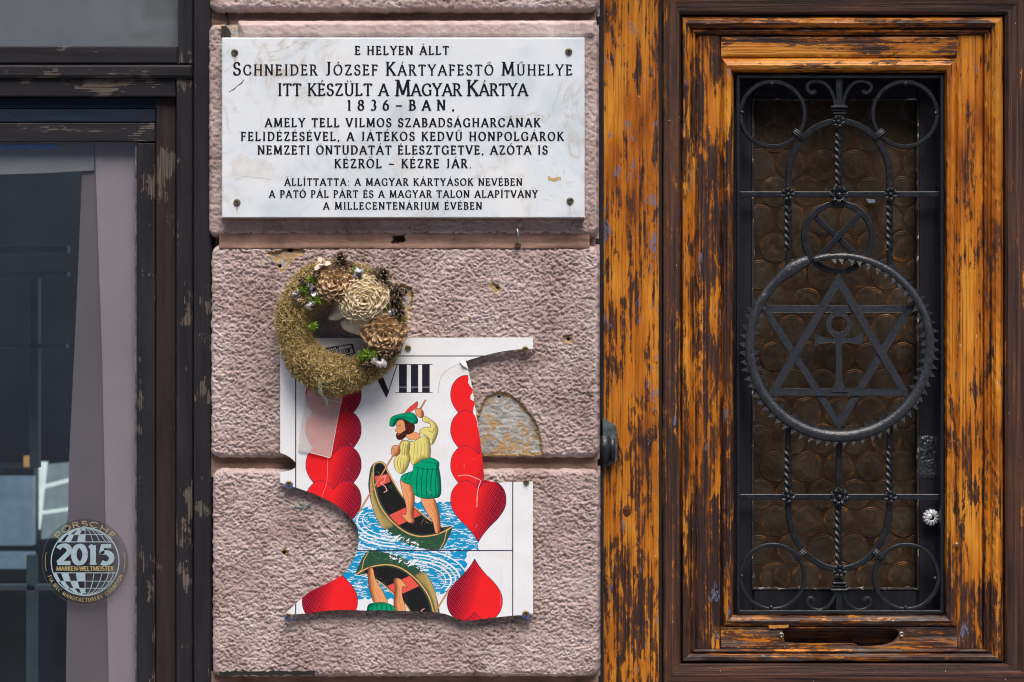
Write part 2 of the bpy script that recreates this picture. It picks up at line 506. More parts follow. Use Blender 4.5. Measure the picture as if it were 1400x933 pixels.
# ------------------------------------------------------------------ lettering (pen strokes, cap height 1)
def A_(cx, cy, rx, ry, a0, a1, n=14):
    return [(cx + rx * math.cos(math.radians(a0 + (a1 - a0) * i / n)), cy + ry * math.sin(math.radians(a0 + (a1 - a0) * i / n))) for i in range(n + 1)]
GL = {
 'A': (.82, [[(.06, 0), (.41, 1)], [(.41, 1), (.76, 0)], [(.18, .33), (.64, .33)]], [(.06, 0), (.76, 0)]),
 'B': (.64, [[(.13, 0), (.13, 1)], [(.13, .98), (.3, .98)] + A_(.3, .76, .2, .22, 90, -90) + [(.13, .54)], [(.3, .54)] + A_(.32, .28, .25, .26, 90, -90) + [(.13, .02)]], [(.1, 0), (.1, 1)]),
 'C': (.80, [A_(.44, .5, .36, .48, 48, 312, 20), [(.69, .70), (.69, .92)], [(.69, .30), (.69, .10)]], []),
 'D': (.80, [[(.13, 0), (.13, 1)], [(.13, .98), (.32, .98)] + A_(.34, .5, .37, .48, 90, -90) + [(.13, .02)]], [(.1, 0), (.1, 1)]),
 'E': (.62, [[(.13, 0), (.13, 1)], [(.13, .97), (.5, .97)], [(.13, .52), (.42, .52)], [(.13, .03), (.53, .03)], [(.5, .99), (.5, .82)], [(.43, .61), (.43, .43)], [(.54, .01), (.54, .19)]], [(.1, 0), (.1, 1)]),
 'F': (.58, [[(.13, 0), (.13, 1)], [(.13, .97), (.5, .97)], [(.13, .52), (.42, .52)], [(.5, .99), (.5, .82)], [(.43, .61), (.43, .43)]], [(.13, 0), (.1, 1)]),
 'G': (.84, [A_(.44, .5, .36, .48, 48, 325, 20), [(.71, .02), (.71, .42)], [(.69, .70), (.69, .92)], [(.58, .43), (.82, .43)]], []),
 'H': (.82, [[(.14, 0), (.14, 1)], [(.68, 0), (.68, 1)], [(.14, .52), (.68, .52)]], [(.14, 0), (.14, 1), (.68, 0), (.68, 1)]),
 'I': (.34, [[(.17, 0), (.17, 1)]], [(.17, 0), (.17, 1)]),
 'J': (.44, [[(.27, 1), (.27, .16)] + A_(.13, .14, .14, .13, 0, -110, 6)], [(.27, 1)]),
 'K': (.74, [[(.13, 0), (.13, 1)], [(.62, 1), (.15, .47)], [(.27, .6), (.68, 0)]], [(.13, 0), (.13, 1), (.6, 1), (.66, 0)]),
 'L': (.60, [[(.13, 0), (.13, 1)], [(.13, .03), (.52, .03)], [(.53, .01), (.53, .2)]], [(.1, 0), (.13, 1)]),
 'M': (.98, [[(.12, 0), (.17, 1)], [(.17, 1), (.49, .06)], [(.49, .06), (.81, 1)], [(.81, 1), (.86, 0)]], [(.12, 0), (.13, 1), (.86, 0), (.85, 1)]),
 'N': (.82, [[(.13, 0), (.13, 1)], [(.13, 1), (.69, 0)], [(.69, 0), (.69, 1)]], [(.13, 0), (.10, 1), (.69, 1)]),
 'O': (.86, [A_(.43, .5, .36, .48, 0, 360, 26)], []),
 'P': (.62, [[(.13, 0), (.13, 1)], [(.13, .98), (.3, .98)] + A_(.31, .72, .23, .26, 90, -90) + [(.13, .46)]], [(.13, 0), (.1, 1)]),
 'R': (.70, [[(.13, 0), (.13, 1)], [(.13, .98), (.3, .98)] + A_(.31, .74, .22, .24, 90, -90) + [(.13, .5)], [(.33, .5), (.64, 0)]], [(.13, 0), (.1, 1), (.64, 0)]),
 'S': (.60, [A_(.30, .745, .20, .235, 35, 250, 12) + A_(.30, .26, .23, .25, 75, -140, 14), [(.48, .74), (.48, .93)], [(.09, .28), (.09, .07)]], []),
 'T': (.70, [[(.35, 0), (.35, 1)], [(.05, .97), (.65, .97)], [(.06, .99), (.06, .82)], [(.64, .99), (.64, .82)]], [(.35, 0)]),
 'U': (.80, [[(.14, 1), (.14, .32)] + A_(.40, .30, .26, .29, 180, 360, 12) + [(.66, 1)]], [(.14, 1), (.66, 1)]),
 'V': (.78, [[(.06, 1), (.39, 0)], [(.39, 0), (.72, 1)]], [(.07, 1), (.71, 1)]),
 'W': (1.1, [[(.06, 1), (.31, 0)], [(.31, 0), (.55, 1)], [(.55, 1), (.80, 0)], [(.80, 0), (1.04, 1)]], [(.07, 1), (1.03, 1)]),
 'Y': (.74, [[(.06, 1), (.37, .48)], [(.37, .48), (.68, 1)], [(.37, .5), (.37, 0)]], [(.07, 1), (.67, 1), (.37, 0)]),
 'Z': (.68, [[(.1, .97), (.58, .97)], [(.58, .99), (.08, .02)], [(.08, .03), (.6, .03)], [(.1, .99), (.1, .82)], [(.6, .01), (.6, .19)]], []),
 '1': (.42, [[(.22, 0), (.22, 1)], [(.22, .98), (.08, .84)]], [(.22, 0)]),
 '8': (.60, [A_(.30, .75, .19, .23, 0, 360, 18), A_(.30, .27, .24, .26, 0, 360, 20)], []),
 '3': (.56, [A_(.26, .75, .19, .23, 140, -80, 12), A_(.26, .27, .23, .26, 85, -140, 14)], []),
 '6': (.60, [A_(.30, .31, .23, .30, 0, 360, 20), [(.07, .33), (.14, .62), (.27, .84), (.46, .99)]], []),
 '2': (.60, [A_(.30, .73, .22, .26, 160, -25, 12) + [(.08, .04)], [(.06, .05), (.56, .05)]], []),
 '0': (.62, [A_(.31, .5, .22, .47, 0, 360, 22)], []),
 '5': (.60, [[(.50, .96), (.17, .96), (.13, .52)] + A_(.28, .32, .24, .30, 115, -130, 14)], []),
 '–': (.70, [[(.05, .42), (.65, .42)]], []), '-': (.36, [[(.04, .4), (.32, .4)]], []),
 '.': (.26, [[(.08, .04), (.17, .04)]], []), ',': (.26, [[(.16, .10), (.08, -.12)]], []),
 ':': (.26, [[(.09, .06), (.17, .06)], [(.09, .6), (.17, .6)]], []), "'": (.2, [[(.12, 1), (.08, .78)]], []), '"': (.3, [[(.1, 1), (.07, .8)], [(.22, 1), (.19, .8)]], []),
 ' ': (.34, [], []),
}
ACC = {'Á': 'A/', 'É': 'E/', 'Í': 'I/', 'Ó': 'O/', 'Ö': 'O:', 'Ő': 'O"', 'Ü': 'U:', 'Ű': 'U"', 'Ú': 'U/'}
def glyph(ch, serif=True, thick=.135, thin=.06, nib=18):
    """-> width, list of strokes [(x, y, halfwidth)...]"""
    up = ch.upper(); acc = None
    if up in ACC: up, acc = ACC[up][0], ACC[up][1]
    w, st, sf = GL[up]; out = []
    for s_ in st:
        if not serif and len(s_) == 2 and abs(s_[0][0] - s_[1][0]) < .01 and abs(s_[0][1] - s_[1][1]) < .25: continue
        q = []
        n = len(s_)
        for i, (x, y) in enumerate(s_):
            a = s_[max(0, i - 1)]; b = s_[min(n - 1, i + 1)]
            an = math.degrees(math.atan2(b[1] - a[1], b[0] - a[0])) - nib
            h = (thin + (thick - thin) * abs(math.sin(math.radians(an)))) / 2
            if up in '.:': h = thick * .5
            q.append((x, y, h))
        out.append(q)
    if serif:
        for (x, y) in sf:
            out.append([(x - .15, y, .02), (x - .06, y, .045), (x + .06, y, .045), (x + .15, y, .02)])
    cx = w / 2
    if acc == '/': out.append([(cx - .04, 1.10, .025), (cx + .10, 1.30, .05)])
    if acc == '"':
        for d in (-.12, .07): out.append([(cx + d - .02, 1.10, .02), (cx + d + .09, 1.29, .045)])
    if acc == ':':
        for d in (-.13, .13): out.append([(cx + d - .05, 1.2, .055), (cx + d + .05, 1.2, .055)])
    return w, out

def text_strokes(txt, big, small, x0, x1, stretch=0, **kw):
    """capitals at cap height big, lower case as small capitals; spread to run from x0 to x1; strokes in photo px with y up from the baseline"""
    items = []; tot = 0
    for ch in txt:
        hh = small if (ch.islower() or not ch.isalpha()) and small != big else big
        w, st = glyph(ch, **kw); items.append((w * hh, hh, st)); tot += w * hh
    extra = ((x1 - x0) - tot) / max(1, len(txt))
    sq = 1.0
    if extra < -0.05 * big: sq = (x1 - x0) / tot; extra = 0
    if stretch: sq = 1 + stretch * ((x1 - x0) / tot - 1); extra = ((x1 - x0) - tot * sq) / len(txt)
    x = x0 + extra / 2; out = []
    for w, hh, st in items:
        for q in st: out.append([(x + a * hh * sq, b * hh, c * hh) for a, b, c in q])
        x += w * sq + extra
    return out

def stroke_mesh(mb, q, tf, y):
    """one pen stroke as a thin strip of paint; tf maps (x, y up) to photo pixels"""
    n = len(q); L = []; R = []
    for i, (x, yy, h) in enumerate(q):
        a = q[max(0, i - 1)]; b = q[min(n - 1, i + 1)]
        dx, dy = b[0] - a[0], b[1] - a[1]; d = math.hypot(dx, dy) or 1
        nx, ny = -dy / d * h, dx / d * h
        L.append(P(*tf(x + nx, yy + ny), y)); R.append(P(*tf(x - nx, yy - ny), y))
    vs = L + R
    fs = []
    for i in range(n - 1):
        fs.append((i, i + 1, n + i + 1, n + i))
    a, b, c = vs[0], vs[1], vs[n]
    if (Vector(b) - Vector(a)).cross(Vector(c) - Vector(a)).y > 0: fs = [f for f in fs]
    mb.add(vs, fs)

def letter_line(name, txt, big, small, x0, x1, base, yd, mat, parent, origin=None, **kw):
    mb = MB()
    for k, q in enumerate(text_strokes(txt, big, small, x0, x1, **kw)):
        stroke_mesh(mb, q, lambda x, y: (x, base - y), yd - 0.00003 * (k % 7))
    return mb.emit(name, mat, parent)

def arc_line(name, txt, h, cx, cy, r, a0, a1, yd, mat, parent, inside=False, **kw):
    """lettering round a circle; a0..a1 in degrees"""
    mb = MB(); L = abs(math.radians(a1 - a0)) * r
    for k, q in enumerate(text_strokes(txt, h, h, 0, L, **kw)):
        def tf(x, y):
            a = math.radians(a0 + (a1 - a0) * x / L)
            rr = r + (y if not inside else -y)
            return (cx + rr * math.cos(a), cy - rr * math.sin(a))
        stroke_mesh(mb, q, tf, yd - 0.00003 * (k % 7))
    return mb.emit(name, mat, parent)

# ------------------------------------------------------------------ the printed sheet (flat print, drawn as polygons into a generated picture)
CX0, CY0, CW, CH, CR = 378.0, 456.0, 356.0, 398.0, 4.0
def draw_card():
    W, Hh = int(CW * CR), int(CH * CR)
    img = np.zeros((Hh, W, 3), 'f'); img[:] = (0.84, 0.86, 0.885)
    X, Y = np.meshgrid((np.arange(W) + .5) / CR + CX0, (np.arange(Hh) + .5) / CR + CY0)
    RED = (0.88, 0.020, 0.025); INK = (0.035, 0.025, 0.07)
    def sub(pts, pad=2):
        xs = [p[0] for p in pts]; ys = [p[1] for p in pts]
        i0 = max(0, int((min(xs) - pad - CX0) * CR)); i1 = min(W, int((max(xs) + pad - CX0) * CR) + 1)
        j0 = max(0, int((min(ys) - pad - CY0) * CR)); j1 = min(Hh, int((max(ys) + pad - CY0) * CR) + 1)
        return (slice(j0, j1), slice(i0, i1)) if i1 > i0 and j1 > j0 else None
    flip = [False]
    def T(pts): return [(1105.0 - x, 1506.0 - y) for x, y in pts] if flip[0] else list(pts)
    def fill(pts, c, cond=None):
        pts = T(pts); sl = sub(pts)
        if sl is None: return
        m = inpoly(X[sl], Y[sl], pts)
        if cond is not None: m &= cond(X[sl], Y[sl])
        img[sl][m] = c
    def line(pts, w, c, a=1.0):
        pts = T(pts)
        for p, q in zip(pts[:-1], pts[1:]):
            sl = sub([p, q], w + 1)
            if sl is None: continue
            x, y = X[sl], Y[sl]; dx, dy = q[0] - p[0], q[1] - p[1]
            t = np.clip(((x - p[0]) * dx + (y - p[1]) * dy) / (dx * dx + dy * dy + 1e-9), 0, 1)
            m = np.hypot(x - p[0] - t * dx, y - p[1] - t * dy) < w / 2
            img[sl][m] = img[sl][m] * (1 - a) + np.array(c) * a
    def engrave(pts, c):
        q = T(pts); sl = sub(q)
        if sl is None: return
        x, y = X[sl], Y[sl]; m = inpoly(x, y, q); d = -polydist(x, y, q)
        gx = np.gradient(d, axis=1) * CR; gy = np.gradient(d, axis=0) * CR
        sgn = -1 if flip[0] else 1
        side = np.clip(-(gx * .9 + gy * .45) * sgn + .25, 0, 1.2)
        w = np.clip(1.15 - d / 6.0, 0, 1) * side
        m &= (np.abs(np.sin((x * .8 + y * 1.1) * 2.0)) < w * 1.0) | ((np.abs(np.sin((x - y * .7) * 2.0)) < w * .8) & (w > .45))
        img[sl][m] = c
    def poly(pts, c, ol=0.6, oc=INK, sm=True, shade=None):
        if sm: pts = spline(pts, 5, True)
        fill(pts, c)
        if shade: engrave(pts, shade)
        if ol: line(list(pts) + [pts[0]], ol, oc)
    def heart(cx, cy, shade=1):
        half = [(0, -16), (6, -22.5), (15, -27.5), (26, -25), (35, -15), (38, -1), (35, 12), (26, 25), (15, 36), (6, 47), (0, 56.5)]
        hp = spline(half, 5)
        pts = [(cx + a, cy + b) for a, b in hp] + [(cx - a, cy + b) for a, b in hp[::-1][1:-1]]
        fill(pts, RED)
        def hatch(x, y):
            if flip[0]: x = 1105.0 - x; y = 1506.0 - y
            u = (x - cx) * .9 + (y - cy) * .25
            g = np.clip((u + 1) / 24, 0, 1) ** .8
            s1 = np.abs(np.sin((x + y * .75) * 1.05)); s2 = np.abs(np.sin((x * .6 - y) * 1.1))
            return ((s1 < g * .78) | (s2 < g * .66)) & (g > 0.02)
        fill(pts, (0.10, 0.006, 0.03), hatch)
        line(pts + [pts[0]], .75, INK)
    def scene_half():
        # water
        r = random.Random(3)
        fill(rough([(468, 703), (500, 694), (560, 688), (648, 686), (652, 700), (650, 732), (655, 753), (468, 753)], 3.0, 4, 6), (0.008, 0.31, 0.60))
        for k in range(620):
            y = 690 + r.random() * 62; x = 470 + r.random() * 186; L = r.uniform(2, 9)
            line([(x, y), (x + L * .5, y + r.uniform(-.9, .9)), (x + L, y + r.uniform(-.6, .6))], r.uniform(.4, 1.1), (0.84, 0.88, 0.90))
        for rr, ww in ((50, 2.2), (44, 1.3), (38, 2.0), (31, 1.2), (60, 1.6)):
            line([(545 + (rr + 16) * math.cos(math.radians(a)) * 1.05, 712 + rr * .72 * math.sin(math.radians(a))) for a in range(95, 215, 6)], ww, (0.86, 0.90, 0.92))
        # hearts, top one first
        for cx in (654.0, 456.0):
            for cy in (541.0, 589.0, 637.0, 685.0): heart(cx, cy)
        z = lambda pts: [(480 + x / 4.056, 530 + y / 4.056) for x, y in pts]
        DG = (0.03, 0.09, 0.05); OR = (0.80, 0.42, 0.14)
        poly(z([(98, 560), (100, 500), (112, 440), (145, 412), (185, 420), (215, 480), (285, 600), (345, 655), (430, 725), (505, 772), (558, 772), (540, 830), (490, 903), (400, 892), (300, 862), (200, 800), (150, 740), (118, 660)]), DG, .6)
        poly(z([(104, 560), (118, 660), (150, 740), (185, 785), (240, 770), (180, 690), (140, 600), (122, 500), (112, 470)]), (0.50, 0.36, 0.13), .5, shade=DG)
        for k in range(26):
            a = k / 26; x = 106 + 80 * a ** 1.2; y = 480 + 300 * a
            line(z([(x, y), (x + 26 + 14 * a, y + 14)]), .45, DG)
        poly(z([(132, 445), (155, 425), (180, 436), (215, 505), (280, 610), (335, 665), (425, 735), (510, 782), (500, 800), (440, 812), (380, 815), (300, 788), (225, 722), (168, 640), (140, 540)]), (0.015, 0.015, 0.015), .5)
        for k in range(110):
            a = r.random(); x = 160 + 300 * a + r.uniform(-15, 50); y = 480 + 310 * a + r.uniform(-20, 10)
            line(z([(x, y), (x + 5, y + 4)]), .35, (0.12, 0.22, 0.16))
        poly(z([(130, 492), (204, 478), (220, 522), (142, 556)]), (0.80, 0.10, 0.07), .5, sm=False)
        poly(z([(210, 708), (300, 665), (352, 672), (388, 708), (262, 766)]), (0.80, 0.10, 0.07), .5, sm=False)
        line(z([(165, 500), (190, 490), (185, 520), (165, 530), (190, 550), (200, 572), (182, 582)]), 1.0, (0.9, 0.45, 0.45))
        line(z(spline([(122, 470), (128, 430), (152, 414), (182, 424), (212, 482), (282, 598), (342, 655), (428, 728), (508, 775)], 5)), 1.5, OR)
        line(z(spline([(122, 470), (126, 540), (158, 650), (222, 738), (302, 802), (382, 826), (470, 816), (530, 790), (556, 774)], 5)), 1.6, OR)
        line(z([(552, 776), (528, 800), (518, 850), (492, 898)]), 1.0, OR)
        for k in range(60):
            x = 200 + r.random() * 320; y = 800 + (x - 200) * .2 + r.uniform(0, 60)
            if y < 895: line(z([(x, y), (x + 9, y + 3)]), .5, (0.10, 0.30, 0.18))
        for k in range(40):
            x = 170 + r.random() * 200; y = 790 + (x - 170) * .42 + r.uniform(-8, 26)
            line(z([(x, y), (x + r.uniform(4, 14), y + r.uniform(-8, 6))]), r.uniform(.6, 1.6), (0.84, 0.90, 0.93))
        SK = (0.83, 0.36, 0.15); YE = (0.78, 0.70, 0.22); YD = (0.30, 0.25, 0.07); GR = (0.0, 0.36, 0.17); GD = (0.0, 0.10, 0.06)
        poly(z([(272, 515), (300, 525), (335, 548), (352, 610), (345, 700), (352, 745), (325, 752), (296, 728), (278, 700), (302, 704), (305, 660), (290, 600)]), SK, shade=(0.30, 0.08, 0.03))
        poly(z([(388, 612), (455, 612), (480, 665), (492, 725), (494, 800), (468, 806), (452, 745), (412, 680)]), SK, shade=(0.30, 0.08, 0.03))
        line(z([(300, 560), (320, 620), (322, 700)]), .5, (0.45, 0.15, 0.06)); line(z([(430, 640), (462, 700), (478, 790)]), .5, (0.45, 0.15, 0.06))
        poly(z([(350, 425), (395, 385), (440, 388), (485, 412), (488, 450), (497, 510), (496, 596), (455, 615), (395, 614), (350, 592), (336, 545), (300, 530), (275, 508), (290, 482), (340, 462)]), GR, shade=GD)
        for x in (365, 392, 418, 444, 470): line(z([(x + 8, 448), (x, 500), (x - 2, 560), (x + 2, 602)]), 1.2, GD)
        for x in (300, 322): line(z([(x + 18, 470), (x, 510)]), 1.0, GD)
        line(z([(350, 440), (400, 452), (450, 455), (486, 452)]), .9, GD); line(z([(380, 405), (430, 415), (480, 425)]), .7, GD)
        poly(z([(378, 250), (405, 222), (438, 220), (436, 202), (398, 186), (404, 158), (442, 178), (472, 205), (483, 240), (470, 285), (448, 318), (425, 290)]), YE, shade=YD)
        poly(z([(292, 295), (345, 300), (400, 262), (430, 285), (440, 330), (436, 388), (400, 398), (348, 430), (325, 400), (300, 380)]), YE, shade=YD)
        poly(z([(285, 298), (325, 306), (322, 365), (328, 400), (306, 458), (276, 478), (246, 455), (238, 405), (256, 378), (270, 355), (272, 320)]), YE, shade=YD)
        for a in range(3): line(z([(292 + 12 * a, 312), (282 + 14 * a, 350), (284 + 12 * a, 375)]), .8, YD)
        for a in range(3): line(z([(262 + 16 * a, 392), (256 + 18 * a, 425), (268 + 10 * a, 462)]), .8, YD)
        for a in range(4): line(z([(352 + 18 * a, 305 + 2 * a), (350 + 20 * a, 350), (345 + 18 * a, 400)]), .5, YD)
        line(z([(430, 240), (452, 250), (460, 225)]), .9, YD); line(z([(420, 270), (440, 290)]), .8, YD); line(z([(425, 190), (440, 205)]), .8, YD)
        poly(z([(315, 285), (345, 300), (408, 264), (385, 252), (345, 272)]), (0.86, 0.86, 0.84), .5, sm=False)
        poly(z([(300, 258), (345, 246), (385, 262), (372, 284), (345, 290), (312, 282)]), SK, .4)
        poly(z([(262, 178), (330, 182), (352, 212), (346, 245), (312, 260), (292, 240), (288, 200)]), (0.06, 0.015, 0.01))
        for p in ((318, 205), (335, 225), (305, 225), (322, 242)): line(z([p, (p[0] + 4, p[1] + 4)]), .9, (0.45, 0.03, 0.05))
        poly(z([(250, 200), (264, 180), (290, 184), (300, 215), (300, 245), (285, 262), (258, 262), (256, 248), (243, 240), (252, 222)]), SK, .5)
        line(z([(262, 212), (276, 210)]), .8, INK)
        poly(z([(252, 256), (275, 256), (300, 240), (306, 265), (286, 286), (264, 290), (252, 278)]), (0.06, 0.015, 0.01))
        line(z([(258, 262), (270, 262)]), .7, (0.7, .15, .1))
        poly(z([(213, 205), (224, 166), (262, 150), (330, 138), (364, 162), (368, 196), (338, 200), (302, 180), (262, 182), (240, 214), (218, 215)]), GR, shade=GD)
        line(z([(235, 180), (290, 162), (345, 172)]), .8, GD)
        poly(z([(298, 142), (320, 114), (346, 94), (368, 78), (366, 108), (338, 130), (305, 142)]), (0.85, 0.06, 0.05))
        line(z([(412, 72), (375, 135)]), 2.4, INK); line(z([(412, 72), (375, 135)]), 1.6, (0.62, 0.27, 0.08))
        line(z([(285, 292), (44, 690)]), 2.4, INK); line(z([(285, 292), (44, 690)]), 1.6, (0.70, 0.33, 0.10))
        poly(z([(357, 125), (372, 114), (398, 128), (402, 158), (385, 168), (362, 152)]), SK, shade=(0.30, 0.08, 0.03))
        poly(z([(222, 350), (232, 325), (256, 322), (272, 340), (268, 368), (240, 382), (226, 374)]), SK, shade=(0.30, 0.08, 0.03))
        for a in range(3): line(z([(226 + 3 * a, 338 + 11 * a), (244 + 3 * a, 336 + 11 * a)]), .4, INK)
        # rule lines and numerals
        line([(404.3, 487), (701, 487)], 1.6, INK)
    scene_half(); flip[0] = True; scene_half(); flip[0] = False
    line([(404.3, 480), (404.3, 850)], 1.4, INK); line([(701, 650), (701, 850)], 1.4, INK); line([(404, 753), (701, 753)], 1.6, INK)
    img[(Y < 486)] = (0.84, 0.86, 0.885)
    line([(404.3, 487), (701, 487)], 1.6, INK)
    # numeral eight in roman capitals
    for a, b in ((545.6, 556.2), (561.8, 571.8), (577, 587.4)): fill([(a, 498.5), (b, 498.5), (b, 537), (a, 537)], (0.02, 0.02, 0.035))
    for y in (498.6, 537): line([(541, y), (591, y)], 1.0, (0.02, 0.02, 0.035))
    line([(541, 529.5), (591, 529.5)], .5, (0.8, 0.8, 0.8))
    fill([(505, 498.5), (517, 498.5), (532, 536), (528, 544)], (0.02, 0.02, 0.035)); line([(528.5, 543), (543, 499)], 1.3, (0.02, 0.02, 0.035)); line([(500, 498.6), (522, 498.6)], 1.0, INK); line([(534, 498.6), (550, 498.6)], 1.0, INK)
    # little framed slogan
    dx = lambda x, y: (430 + x / 17.5, 455 + y / 17.5)
    line([dx(200, 400), dx(880, 275), dx(950, 490), dx(330, 640)], 1.5, INK)
    line([dx(900, 290), dx(955, 480)], 2.4, INK)
    for txt, x0, x1, yb, sl, hh in (('HÚZZON', 230, 590, 470, -.20, 90), ('ÁBBAN UTAZZON"', 300, 870, 588, -.20, 115)):
        for q in text_strokes(txt, hh, hh, x0, x1, serif=False, thick=.22, thin=.16):
            pp = [dx(x, yb + (x - x0) * sl - y) for x, y, h in q]
            line(pp, .95, INK)
    # wear
    r = random.Random(9)
    chip = spline([(637, 505), (641, 512), (640, 524), (646, 534), (643, 544), (649, 552), (647, 562), (652, 575), (655, 590), (662, 590), (650, 500)], 3, True)
    fill(rough(chip, .9, 1.5, 4), (0.83, 0.84, 0.84))
    GY = (0.42, 0.40, 0.38)
    line(spline([(641, 494), (628, 498), (612, 506), (603, 516), (600, 530), (599, 538)], 5), .7, GY); 
    line(spline([(626, 651), (640, 650), (657.5, 657)], 5), .8, (0.75, 0.55, 0.5)); line(spline([(657.5, 657), (653, 672), (652, 693)], 5), .9, (0.72, 0.6, 0.55))
    line([(440, 680), (447, 660), (449, 610)], .4, (0.9, .4, .35))
    for k in range(240):
        x = 383 + r.random() * 345; y = 462 + r.random() * 385; a = r.uniform(0, math.pi); L = r.uniform(.5, 7) if r.random() < .35 else r.uniform(.3, 1)
        line([(x, y), (x + L * math.cos(a), y + L * math.sin(a))], r.uniform(.25, .5), (0.62, 0.60, 0.57), .5)
    for k in range(9):
        x = r.choice((390, 715, 560, 430, 690)) + r.uniform(-8, 8); y = r.uniform(470, 800); line([(x, y), (x + r.uniform(-2, 2), y + r.uniform(10, 60))], r.uniform(.4, 1.2), (0.50, 0.42, 0.33), .22)
    nz = pn(X, Y, 40, 30, 2) * .5 + pn(X, Y, 9, 7, 3) * .3 + pn(X, Y, 1.3, 1.3, 5) * .35
    img *= (1 + np.clip(nz, -1, 1) * .10)[..., None]
    st = np.clip(pn(X, Y, 60, 25, 8) - .18, 0, 1)[..., None] * np.array([.10, .16, .30])
    img *= (1 - st)
    im = bpy.data.images.new('card_print', W, Hh)
    im.colorspace_settings.name = 'Non-Color'
    out = np.ones((Hh, W, 4), 'f'); out[..., :3] = np.clip(img[::-1], 0, 1)
    im.pixels.foreach_set(out.ravel()); im.pack()
    return im
# ================================================================== materials in use
STUCCO = m_stucco(); RECESS = m_recess()
MARBLE = m_marble()
INKM = m_plain('engraved_paint', (0.012, 0.014, 0.026), (0.006, 0.006, 0.012), 0.6, 300, spec=.12)
BRASS = m_plain('aged_brass', (0.42, 0.30, 0.13), (0.16, 0.11, 0.06), 0.4, 200, 0.3, metal=0.7)
STEEL = m_plain('grey_steel', (0.42, 0.42, 0.42), (0.16, 0.15, 0.14), 0.35, 120, 0.2, metal=0.8)
DARKHOLE = m_plain('screw_recess', (0.03, 0.025, 0.02), rough=0.8)
IRON = m_plain('black_wrought_iron', (0.017, 0.021, 0.027), (0.006, 0.008, 0.010), 0.34, 130, 0.55, 0.5, 0.0, dist=0.0018)
IRONS = None
FRAMEZ = m_blackframe('black_paint_upright', axis='z', chips=0.57)
FRAMEX = m_blackframe('black_paint_level', axis='x', chips=0.575)
FRAMEB = m_blackframe('blue_black_paint', base=(0.010, 0.016, 0.026), axis='x', chips=0.64)
FRAMEBZ = m_blackframe('brown_black_paint', base=(0.024, 0.017, 0.017), axis='z', chips=0.60)
CASE = m_blackframe('casement_black_paint', base=(0.012, 0.012, 0.016), axis='z', chips=0.80)
PUTTY = m_plain('flaking_putty', (0.42, 0.38, 0.33), (0.03, 0.028, 0.026), 0.8, 45, 0.6, lo=.58, hi=.62)
WOODZ = m_wood('peeled_wood_upright', 'z', thr=0.532, gz=0.050, blue=0.66)
WOODJ = m_wood('peeled_wood_jamb', 'z', thr=0.526, gz=0.045, blue=0.62)
WOODX = m_wood('peeled_wood_level', 'x', thr=0.495)
WOODXL = m_wood('weathered_wood_bottom', 'x', thr=0.545, grey=0.5)
BROWNZ = m_wood('dark_varnished_wood_upright', 'z', thr=0.612, dark=((0.014, 0.006, 0.005), (0.055, 0.024, 0.016), (0.135, 0.052, 0.024)), blue=0.72, rough=0.5)
BROWNX = m_wood('dark_varnished_wood_level', 'x', thr=0.66, dark=((0.014, 0.006, 0.005), (0.050, 0.022, 0.015), (0.11, 0.042, 0.02)), rough=0.5)
OPPG = m_plain('dark_pane', (0.02, 0.03, 0.04), rough=.2)
WOODL = m_wood('peeled_wood_left_stile', 'z', thr=0.568, gz=0.048, blue=0.63)
BROWNL = m_wood('streaked_brown_stile', 'z', thr=0.565, gz=0.0, dark=((0.014, 0.006, 0.005), (0.055, 0.024, 0.016), (0.135, 0.052, 0.024)), blue=0.66, rough=0.5)
GROOVE = m_plain('dark_groove_wood', (0.016, 0.010, 0.009), rough=0.7)

# ================================================================== setting: pavement, street
def sheet(name, x0, y0, x1, y1, z, mat):
    mb = MB(); mb.add([(x0, y0, z), (x1, y0, z), (x1, y1, z), (x0, y1, z)], [(0, 1, 2, 3)])
    return tag(mb.emit(name, mat), kind='structure')
sheet('ground', -300, -300, 300, 300, -0.15, m_plain('earth', (0.16, 0.15, 0.13), scale=2))
sheet('road', -60, -11.0, 60, -2.6, -0.12, m_plain('asphalt', (0.06, 0.06, 0.062), (0.04, 0.04, 0.042), 0.85, 30))
mb = MB(); mb.wbox(-60, -2.6, -0.14, 60, 0.02, 0.0)
tag(mb.emit('pavement', m_plain('paving', (0.26, 0.25, 0.24), (0.18, 0.175, 0.17), 0.8, 8)), kind='structure')

opp = things('opposite_building', 'pale mauve building front across the street, mirrored in the window panes', 'building', (0, -14, 0))
FAC = m_plain('pale_mauve_facade', (0.36, 0.33, 0.36), (0.28, 0.26, 0.29), 0.85, 1.5)
mb = MB(); mb.wbox(-40, -24, -.14, 40, -14, 15.5); mb.emit('facade', FAC, opp)
for r_ in range(4):
    for c_ in range(-9, 10):
        x_ = c_ * 3.4 + .9; z_ = 1.0 + r_ * 3.6
        mb = MB(); mb.wbox(x_ - .85, -14.0, z_ - .12, x_ + .85, -13.88, z_ + 2.3); f_ = mb.emit('window_frame', FAC, opp)
        mb = MB(); mb.wbox(x_ - .7, -13.9, z_, x_ + .7, -13.86, z_ + 2.15); mb.emit('pane', OPPG, f_)

